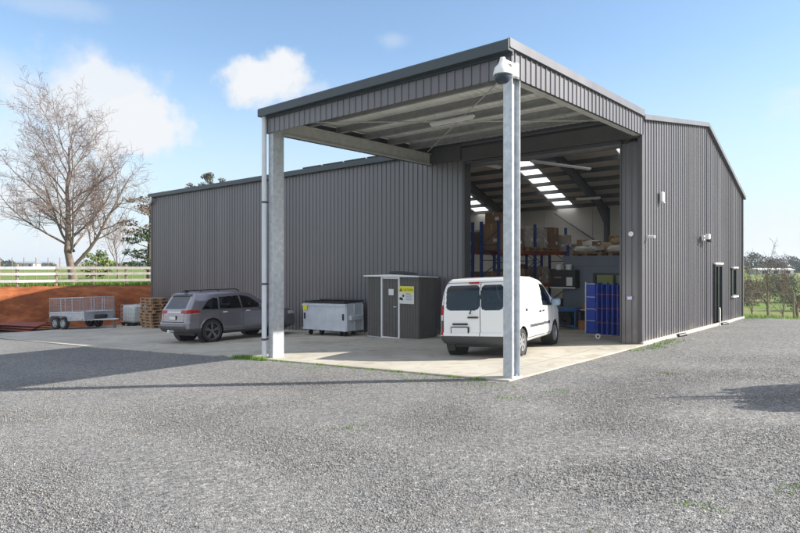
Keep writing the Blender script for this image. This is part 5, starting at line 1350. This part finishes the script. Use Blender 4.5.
for px in range(690, 900, 26):
    p = atZ(px, 29 - (px - 740) * .01); p.z = T(p.x, p.y); pp.append(p); t = MB(); t.tube([p - Vector((0, 0, .2)), p + Vector((0, 0, 1.15))], .05, 7); t.build('post', M_FP, f3)
t = MB()
for h in (.35, .6, .85, 1.08): t.tube([p + Vector((0, 0, h)) for p in pp], .009 if h > 1 else .005, 4)
t.build('wire', M_FRAME, f3)

# ---------------------------------------------------------------- trees
M_BARK = mat('grey_brown_bark', (.17, .135, .105), .9, 0, (7, .3), (12, .6, .02)); M_TWIG = mat('pinkish_twig', (.165, .11, .09), .9)
M_BARK2 = mat('dark_bark', (.13, .10, .08), .9)
def bare_tree(root, H, trunk_r, trunk_h, spread, seed, limbs=7, dens=1., twig_m=M_TWIG, bark_m=M_BARK, leader=True, tw_r=.006, lean=()):
    rd = random.Random(seed); big = MB(); small = MB(); tw = MB()
    def grow(p, d, L, r, depth, up):
        nseg = 6 if depth < 2 else (5 if depth == 2 else 3); pts_ = [p.copy()]; rs = [r]; q = p.copy(); dd = d.copy()
        for i in range(nseg):
            dd = (dd + Vector((rd.gauss(0, 1), rd.gauss(0, 1), rd.gauss(0, 1))) * (.10 if depth < 2 else .17) + Vector((0, 0, up))).normalized()
            q = q + dd * (L / nseg); pts_.append(q.copy()); rs.append(r * (1 - .82 * (i + 1) / nseg))
        mb = big if depth <= 1 else (small if depth == 2 else tw)
        mb.tube(pts_, [max(v, tw_r * .55) for v in rs], 7 if depth < 2 else (5 if depth == 2 else 3), cap=False)
        if depth >= 4: return
        nch = int({0: limbs, 1: 11, 2: 9, 3: 6}[depth] * (dens if depth else 1))
        for k in range(nch):
            f = (.28 + .70 * (k + rd.random()) / nch) if depth else (.35 + .65 * (k + rd.random() * .5) / nch)
            i = min(nseg - 1, int(f * nseg)); u = f * nseg - i; c = pts_[i].lerp(pts_[i + 1], u); ax = (pts_[i + 1] - pts_[i]).normalized()
            a = rd.uniform(0, 6.28); s = ax.cross(Vector((math.cos(a), math.sin(a), .3))).normalized(); an = rd.uniform(.5, .95)
            nd = (ax * math.cos(an) + s * math.sin(an)).normalized()
            grow(c, nd, L * rd.uniform(.42, .62) * (1 - .35 * f) * (1.15 if depth else 1), max(rs[i] * .46, tw_r), depth + 1, up * 1.0)
    base = Vector((0, 0, -.2)); top = Vector((0, 0, trunk_h))
    big.tube([base, Vector((.02, 0, trunk_h * .3)), Vector((-.02, .0, trunk_h * .7)), top], [trunk_r * 1.35, trunk_r * 1.05, trunk_r * .95, trunk_r * .9], 12, cap=False)
    for k in range(limbs):
        a = 2 * math.pi * k / limbs + rd.uniform(-.25, .25); tilt = (.12 if (k == 0 and leader) else rd.uniform(.38, .82)) * spread
        d = Vector((math.cos(a) * math.sin(tilt), math.sin(a) * math.sin(tilt), math.cos(tilt)))
        L = (H - trunk_h) * (1.0 if tilt < .3 else rd.uniform(.78, 1.0))
        z = trunk_h * rd.uniform(.82, 1.0) if k else trunk_h
        grow(Vector((0, 0, z)) - d * .1, d, L, trunk_r * (.72 if k == 0 else rd.uniform(.36, .55)), 1, .05)
    for d, L, r, z in lean: grow(Vector((0, 0, z)), Vector(d).normalized(), L, r, 1, .07)
    o = big.build('trunk', bark_m, root, smooth=True)
    small.build('branches', bark_m, root); tw.build('twigs', twig_m, root)
p = atZ(74, 42); bt = thing('bare_tree', 'big leafless tree behind the white rail fence', 'tree', (p.x, p.y, T(p.x, p.y)))
def big_bare(root, seed):
    rd = random.Random(seed); big = MB(); mid = MB(); tw = MB()
    def grow(p, d, L, r, depth, up, wob):
        nseg = (9, 7, 5, 4)[min(depth, 3)]; pts_ = [p.copy()]; rs = [r]; q = p.copy(); dd = d.copy()
        for i in range(nseg):
            dd = (dd + Vector((rd.gauss(0, 1), rd.gauss(0, 1), rd.gauss(0, 1))) * wob + Vector((0, 0, up * (i / nseg)))).normalized()
            q = q + dd * (L / nseg); pts_.append(q.copy()); rs.append(r * (1 - .85 * (i + 1) / nseg))
        (big if depth == 0 else mid if depth == 1 else tw).tube(pts_, [max(v, .0055) for v in rs], (8, 5, 4, 3)[min(depth, 3)], cap=False)
        if depth >= 3 or L < .35: return
        nch = max(2, int(L * (2.7, 4.2, 5.4)[depth]))
        for k in range(nch):
            f = (.22, .18, .12)[depth] + (.78, .8, .86)[depth] * (k + rd.random()) / nch
            i = min(nseg - 1, int(f * nseg)); c = pts_[i].lerp(pts_[i + 1], f * nseg - i); ax = (pts_[i + 1] - pts_[i]).normalized()
            a = rd.uniform(0, 6.28); sd = Vector((math.cos(a), math.sin(a), rd.uniform(-.2, .5))); sd = (sd - ax * sd.dot(ax)).normalized(); an = rd.uniform(.55, 1.05)
            grow(c, (ax * math.cos(an) + sd * math.sin(an)).normalized(), max(.35, L * rd.uniform(.30, .52) * (1.15 - .55 * f)), max(rs[i] * .5, .0075), depth + 1, .10, .13)
    H = 9.4; tp_ = [Vector((0, 0, -.2))]; tr_ = [.36]; q = Vector((0, 0, 0))
    for i in range(12):
        z = H * (i + 1) / 12; q = Vector((q.x + rd.gauss(0, .07), q.y + rd.gauss(0, .07), z)); tp_.append(q.copy()); tr_.append(.27 * (1 - (i + 1) / 12.6) ** .9 + .012)
    big.tube(tp_, tr_, 12, cap=False)
    n = 22
    for k in range(n):
        f = (k + rd.random() * .6) / n; z = 1.9 + (H - 2.1) * f; i = int(z / H * 12); c = tp_[min(12, i)].copy(); c.z = z
        a = k * 2.4 + rd.uniform(-.3, .3); tilt = 1.04 - .66 * f + rd.uniform(-.12, .12)
        d = Vector((math.cos(a) * math.sin(tilt), math.sin(a) * math.sin(tilt), math.cos(tilt)))
        L = (6.4 - 2.0 * f) * rd.uniform(.85, 1.12)
        grow(c, d, L, .085 * (1 - .62 * f), 0, .12, .09)
    grow(Vector((0, 0, 1.3)), (rg * .72 + Vector((0, 0, .95))).normalized(), 7.4, .14, 0, .12, .07)
    grow(Vector((0, 0, 2.3)), (-rg * .8 + Vector((0, 0, .75))).normalized(), 6.6, .10, 0, .08, .08)
    grow(tp_[11], Vector((.1, 0, 1)), 2.6, .04, 0, .1, .1)
    big.build('trunk', M_BARK, root, smooth=True); mid.build('branches', M_BARK, root); tw.build('twigs', M_TWIG, root)
rg = RGT
big_bare(bt, 5)
def small_bare(px, Z, H, label, seed, tr_=.06, dens=.8, spread=.8, tw=.01, m=M_TWIG):
    p = atZ(px, Z); o = thing('bare_tree', label, 'tree', (p.x, p.y, T(p.x, p.y)))
    bare_tree(o, H, tr_, H * .18, spread, seed, 6, dens, tw_r=tw, twig_m=m); return o
small_bare(118, 60, 5.6, 'small leafless tree in the field left of the long wall', 5, .1, .55, .6, .012)
small_bare(768, 32, 3.0, 'slim leafless tree just right of the shed beyond the gravel', 21, .07, .62, .8, .007)
small_bare(797, 31, 2.9, 'slim leafless tree at the right edge of the photo', 23, .07, .62, .85, .007)
small_bare(752, 38, 2.1, 'low bare shrub against the right end of the shed', 27, .04, .55, 1.2, .008)
small_bare(783, 44, 3.2, 'twiggy bare shrub between the two slim trees', 29, .05, .5, 1.1, .01)

def leafmat(name, c, isl=.5):
    return mat(name, c, .75, 0, None, None, .25, isl)
M_L1 = leafmat('dark_evergreen_leaf', (.035, .065, .022)); M_L2 = leafmat('olive_leaf', (.085, .12, .035)); M_L3 = leafmat('brown_seed_foliage', (.17, .12, .075)); M_L4 = leafmat('bright_shrub_leaf', (.15, .20, .05)); M_L5 = leafmat('far_dark_leaf', (.04, .06, .04))
def foliage(mb, centres, per, size, mi=0, rd=random):
    for (c, r) in centres:
        n = int(per * (r[0] * r[1] * r[2]) ** .5 + 8)
        for _ in range(n):
            while True:
                v = Vector((rd.uniform(-1, 1), rd.uniform(-1, 1), rd.uniform(-1, 1)))
                if .15 < v.length < 1: break
            p = Vector(c) + Vector((v.x * r[0], v.y * r[1], v.z * r[2]))
            a = Vector((rd.gauss(0, 1), rd.gauss(0, 1), rd.gauss(0, 1))).normalized(); b = a.cross(Vector((rd.gauss(0, 1), rd.gauss(0, 1), rd.gauss(0, 1)))).normalized()
            s = size * rd.uniform(.6, 1.4); mb.add([p - a * s, p - b * s * .55, p + a * s, p + b * s * .55], [(0, 1, 2, 3)], mi)
def leafy(px, Z, H, W_, label, m, seed, per=60, size=.16, name='tree', clumps=16, trunk=True, low=.25, loc=None, cat='tree', rs=1.):
    rd = random.Random(seed); p = loc or atZ(px, Z); o = thing(name, label, cat, (p[0], p[1], T(p[0], p[1])))
    cs = []
    for k in range(clumps):
        h = low + (1 - low) * (k + rd.random()) / clumps; w = W_ / 2 * math.sin(math.pi * min(1, max(.12, (1 - (h - low) / (1 - low) * .86)))) ** .6
        a = rd.uniform(0, 6.28); q = w * rd.uniform(.2, .75); r = W_ * rd.uniform(.14, .24) * rs
        cs.append(((q * math.cos(a), q * math.sin(a), H * h - r * .3), (r, r, r * rd.uniform(.5, .8))))
    t = MB(); foliage(t, cs, per, size, 0, rd); t.build('crown', m, o)
    if trunk:
        t = MB(); t.tube([(0, 0, -.3), (.1, 0, H * .4), (0, .1, H * .85)], [W_ * .035, W_ * .025, W_ * .008], 7)
        for c, r in cs[::2]: t.tube([(0, 0, H * .3), (c[0] * .5, c[1] * .5, c[2] * .8), c], [W_ * .014, W_ * .01, W_ * .004], 5)
        t.build('trunk', M_BARK2, o)
    return o
# cypress-like pine at wall end: layered dark pads with brown upper part
p = atZ(150, 46); o = thing('pine_tree', 'layered dark pine with brown upper foliage behind the left end of the shed', 'tree', (p.x, p.y, T(p.x, p.y)))
rd = random.Random(4); t = MB(); t2 = MB(); tk = MB(); tk.tube([(0, 0, -.3), (.1, 0, 3), (0, .1, 6.4)], [.3, .22, .05], 8)
for k in range(26):
    h = 1.2 + 5.6 * k / 26; a = rd.uniform(0, 6.28); q = rd.uniform(.6, 2.6) * (1 - .45 * h / 7); c = (q * math.cos(a), q * math.sin(a), h); r = rd.uniform(.5, .95)
    foliage(t2 if h > 3.9 + rd.uniform(-.7, .9) else t, [(c, (r, r, r * .33))], 330, .09, 0, rd); tk.tube([(0, 0, h - .5), c], [.05, .015], 5)
t.build('crown', M_L1, o); t2.build('dry_foliage', M_L3, o); tk.build('trunk', M_BARK2, o)
leafy(213, 50, 8.9, 3.0, 'olive tree top showing above the long wall roofline', leafmat('brown_olive_leaf', (.10, .09, .05)), 31, 700, .06, 'evergreen_tree', 64, low=.45, rs=.5)
leafy(188, 50, 7.9, 3.0, 'lower brownish tree top showing above the roof near its left end', M_L3, 32, 700, .06, 'evergreen_tree', 60, low=.45, rs=.5)
leafy(94, 62, 2.6, 3.6, 'round yellow green shrub right of the big bare trunk', M_L4, 33, 170, .14, 'shrub', 10, False, .2, cat='shrub')
leafy(103, 64, 2.9, 3.0, 'taller yellow green shrub between the bare trunk and the small bare tree', M_L2, 34, 150, .14, 'shrub', 10, False, .2, cat='shrub')
# right hand side
R_ = [(751, 190, 6.4, 9, 'tall dark tree clump beyond the white farm shed, left', M_L5), (762, 200, 5.2, 9, 'dark rounded tree just left of centre on the far ridge', M_L5), (786, 230, 6.2, 10, 'dark tree on the far ridge above the farm shed', M_L5), (799, 220, 5.2, 9, 'dark tree on the far ridge at the right edge', M_L5),
      (775, 250, 4.2, 13, 'low far tree between the ridge trees', M_L5), (748, 75, 3.4, 6, 'dark scrub tree beside the shed end in the middle field', M_L1), (758, 88, 2.8, 6, 'lower scrub bush right of the dark scrub tree', M_L2), (789, 80, 3.6, 6, 'dark scrub tree in the middle field at right', M_L1), (803, 66, 3.2, 5, 'dense scrub at the right edge of the middle field', M_L2), (779, 110, 3.2, 7, 'grey green scrub below the farm shed', M_L5)]
for i, (px, Z, H, W_, lab, m) in enumerate(R_): leafy(px, Z, H, W_, lab, m, 50 + i, 60 if Z > 120 else 120, .26 if Z > 120 else .12, 'tree', 14, True, .12)
# far left hedge line
for i, (px, Z, H, W_) in enumerate(((4, 260, 3.2, 13), (22, 330, 1.8, 14), (50, 300, 2.0, 9), (108, 280, 2.4, 16), (136, 300, 2.6, 18))):
    leafy(px, Z, H, W_, ('dark far tree at the left edge beyond the fences', 'low far hedge seen between the fence posts at left', 'small far tree near the bare trunk, left of it', 'far hedge right of the big bare trunk', 'far hedge beside the pine')[i], M_L5, 80 + i, 22, .6, 'far_tree', 12, True, .1)
def barn(px, Z, L_, D, H, label, m1, m2, rz):
    p = atZ(px, Z); o = thing('farm_building', label, 'building', (p.x, p.y, T(p.x, p.y) - .1), rz)
    t = MB(); t.box(-L_ / 2, L_ / 2, -D / 2, D / 2, 0, H); t.build('wall', m1, o)
    t = MB(); t.prism([(-D / 2 - .4, H), (0, H * 1.35), (D / 2 + .4, H)], -L_ / 2 - .4, L_ / 2 + .4, 'x'); t.build('roof', m2, o)
    t = MB(); n = int(L_ / 3)
    for k in range(n): x = -L_ / 2 + (k + .5) * L_ / n; t.box(x - .7, x + .7, -D / 2 - .03, -D / 2, H * .3, H * .8)
    t.build('window', M_GLASS, o)
barn(771, 185, 10.5, 5, 1.5, 'long low white farm shed on the far field', mat('farm_wall', (.55, .56, .57), .7), mat('farm_roof', (.72, .74, .76), .5), math.atan2(RGT.y, RGT.x))
barn(25, 300, 12, 7, 2.6, 'far grey roofed house seen between fence rails, left', mat('house_wall', (.35, .35, .36), .7), mat('house_roof', (.28, .29, .33), .6), math.atan2(RGT.y, RGT.x))
barn(40, 310, 12, 7, 2.8, 'far grey roofed house seen just left of the bare trunk', mat('house_wall', (.35, .35, .36), .7), mat('house_roof', (.28, .29, .33), .6), math.atan2(RGT.y, RGT.x) + .3)

# stand-in shrub added outside the frame, shaped to throw the spiky shadow on gravel
o = leafy(0, 0, 2.95, 3.2, 'stand-in shrub with tall shoots, added out of view to cast the yard shadow', M_L1, 91, 900, .09, 'shrub', 22, True, .15, loc=(8.5, 3.2, 0), cat='shrub')
t = MB()
for (dx, dy, h) in ((-.5, .4, 3.75), (-.45, .25, 3.5), (-.2, 1.2, 3.2), (-.1, .9, 3.1)): t.tube([(dx * .8, dy * .8, 1.3), (dx, dy, h * .9), (dx, dy, h)], [.09, .06, .03], 6)
t.build('shadow_shoot', M_BARK2, o)

hzb = MB(); hzb.box(-2600, 2600, -500, 2600, -9, 22)
hm = bpy.data.materials.new('air_haze'); hm.use_nodes = True; hn = hm.node_tree; hn.nodes.remove(hn.nodes['Principled BSDF'])
pvn = hn.nodes.new('ShaderNodeVolumePrincipled'); pvn.inputs['Color'].default_value = (.82, .90, 1, 1); pvn.inputs['Density'].default_value = .0004; pvn.inputs['Anisotropy'].default_value = .2
hn.links.new(pvn.outputs[0], hn.nodes['Material Output'].inputs['Volume'])
tag(hzb.build('haze', hm), kind='stuff')

# ---------------------------------------------------------------- light, sky, camera
SUN_EL = 30.3; SUN_AZ = math.atan2(.80, .598)    # azimuth from +Y towards +X
wd = bpy.data.worlds.new('World'); scn.world = wd; wd.use_nodes = True
nt = wd.node_tree; N = nt.nodes; L = nt.links; bg = N['Background']; SKY = .11; bg.inputs['Strength'].default_value = SKY
sky = N.new('ShaderNodeTexSky'); sky.sky_type = 'NISHITA'; sky.sun_disc = False; sky.sun_elevation = R(SUN_EL); sky.sun_rotation = SUN_AZ; sky.altitude = 50; sky.air_density = 1.15; sky.dust_density = .3; sky.ozone_density = 2.6
tc = N.new('ShaderNodeTexCoord'); D = tc.outputs['Generated']
nz = N.new('ShaderNodeTexNoise'); nz.inputs['Scale'].default_value = 7.; nz.inputs['Detail'].default_value = 8; nz.inputs['Roughness'].default_value = .56; L.new(D, nz.inputs['Vector'])
nz3 = N.new('ShaderNodeTexNoise'); nz3.inputs['Scale'].default_value = 26.; nz3.inputs['Detail'].default_value = 7; nz3.inputs['Roughness'].default_value = .65; L.new(D, nz3.inputs['Vector'])
nz2 = N.new('ShaderNodeTexNoise'); nz2.inputs['Scale'].default_value = 2.4; nz2.inputs['Detail'].default_value = 6; L.new(D, nz2.inputs['Vector'])
def M_(op, a, b=None, c=None):
    n = N.new('ShaderNodeMath'); n.operation = op
    for i, v in enumerate((a, b, c)):
        if v is None: continue
        if isinstance(v, (int, float)): n.inputs[i].default_value = v
        else: L.new(v, n.inputs[i])
    return n.outputs[0]
def cloud(px, py, rx, ry, amt, soft=.5):
    c = ray(px, py).normalized(); r0 = Vector((c.y, -c.x, 0)).normalized(); u0 = r0.cross(c).normalized()
    sub = N.new('ShaderNodeVectorMath'); sub.operation = 'SUBTRACT'; L.new(D, sub.inputs[0]); sub.inputs[1].default_value = c
    def dot(v, s):
        d = N.new('ShaderNodeVectorMath'); d.operation = 'DOT_PRODUCT'; L.new(sub.outputs[0], d.inputs[0]); d.inputs[1].default_value = v / s; return d.outputs['Value']
    a = dot(r0, rx / 613.); b = dot(u0, ry / 613.); w = dot(c, .6)
    rr = M_('SQRT', M_('ADD', M_('ADD', M_('MULTIPLY', a, a), M_('MULTIPLY', b, b)), M_('MULTIPLY', w, w)))
    nn = M_('ADD', M_('MULTIPLY_ADD', nz.outputs['Fac'], 2.3, -1.15), M_('MULTIPLY_ADD', nz3.outputs['Fac'], .8, -.4))
    v = M_('ADD', M_('SUBTRACT', 1.0, rr), nn)
    mr = N.new('ShaderNodeMapRange'); mr.interpolation_type = 'SMOOTHSTEP'; mr.inputs[1].default_value = 0; mr.inputs[2].default_value = soft; mr.inputs[4].default_value = amt; L.new(v, mr.inputs[0]); return mr.outputs[0]
cl = [cloud(85, 98, 80, 48, .85, .8), cloud(146, 130, 50, 38, 1.0, .4), cloud(105, 96, 50, 34, .9, .5), cloud(60, 160, 110, 60, .55, .9), cloud(272, 76, 58, 29, 1.0, .5), cloud(284, 62, 30, 22, 1.0, .5), cloud(306, 88, 46, 14, .5, .9), cloud(392, 40, 22, 10, .25, .9),
      cloud(20, 205, 70, 22, .8, .6), cloud(70, 240, 150, 30, .7, .8), cloud(20, 85, 70, 34, .4, .9), cloud(770, 245, 130, 40, .6, 1.0), cloud(60, 5, 60, 12, .22, .9), cloud(250, -80, 120, 30, .5, .8), cloud(-200, 120, 150, 50, .8), cloud(1000, 80, 130, 50, .7), cloud(1300, 160, 150, 50, .7)]
tot = cl[0]
for c in cl[1:]: tot = M_('MAXIMUM', tot, c)
# bright cloud added behind and beside the view, for neutral fill and window reflections
dt = N.new('ShaderNodeVectorMath'); dt.operation = 'DOT_PRODUCT'; L.new(D, dt.inputs[0]); dt.inputs[1].default_value = FWD
away = N.new('ShaderNodeMapRange'); away.interpolation_type = 'SMOOTHSTEP'; away.inputs[1].default_value = .62; away.inputs[2].default_value = .25; L.new(dt.outputs['Value'], away.inputs[0])
cv = N.new('ShaderNodeMapRange'); cv.interpolation_type = 'SMOOTHSTEP'; cv.inputs[1].default_value = .44; cv.inputs[2].default_value = .53; L.new(M_('MULTIPLY_ADD', nz.outputs['Fac'], .5, M_('MULTIPLY', nz2.outputs['Fac'], .5)), cv.inputs[0])
far = M_('MULTIPLY', away.outputs[0], cv.outputs[0])
sp = N.new('ShaderNodeSeparateXYZ'); L.new(D, sp.inputs[0])
hz = N.new('ShaderNodeMapRange'); hz.interpolation_type = 'SMOOTHSTEP'; hz.inputs[1].default_value = .34; hz.inputs[2].default_value = .0; hz.inputs[4].default_value = .85; L.new(sp.outputs[2], hz.inputs[0])
def mixc(f, a, b):
    mx = N.new('ShaderNodeMix'); mx.data_type = 'RGBA'; L.new(f, mx.inputs[0]); L.new(a, mx.inputs[6])
    mx.inputs[7].default_value = b; return mx.outputs[2]
c1 = mixc(hz.outputs[0], sky.outputs[0], (3.15, 3.75, 4.35, 1))
c2 = mixc(tot, c1, (4.1, 4.2, 4.35, 1))
c3 = mixc(far, c2, (5.0, 5.15, 5.5, 1))
L.new(c3, bg.inputs['Color'])
sun = bpy.data.lights.new('sun', 'SUN'); sun.energy = 5.0; sun.angle = R(.55); sun.color = (1, .94, .85)
so = bpy.data.objects.new('sun', sun); col.objects.link(so)
sd_ = Vector((math.sin(SUN_AZ) * math.cos(R(SUN_EL)), math.cos(SUN_AZ) * math.cos(R(SUN_EL)), math.sin(R(SUN_EL))))
so.rotation_euler = (-sd_).to_track_quat('-Z', 'Y').to_euler()
cd = bpy.data.cameras.new('camera'); cd.sensor_width = 36; cd.lens = 613 / 800 * 36; cd.clip_end = 6000; cd.clip_start = .05; cd.shift_y = .5 / 800
co = bpy.data.objects.new('camera', cd); col.objects.link(co); co.location = CAM
co.rotation_euler = FWD.to_track_quat('-Z', 'Y').to_euler(); scn.camera = co
scn.view_settings.view_transform = 'Standard'; scn.view_settings.look = 'None'; scn.view_settings.gamma = 1; scn.view_settings.exposure = 1.0; scn.view_settings.use_curve_mapping = False
scn.cycles.max_bounces = 8; scn.cycles.transparent_max_bounces = 12
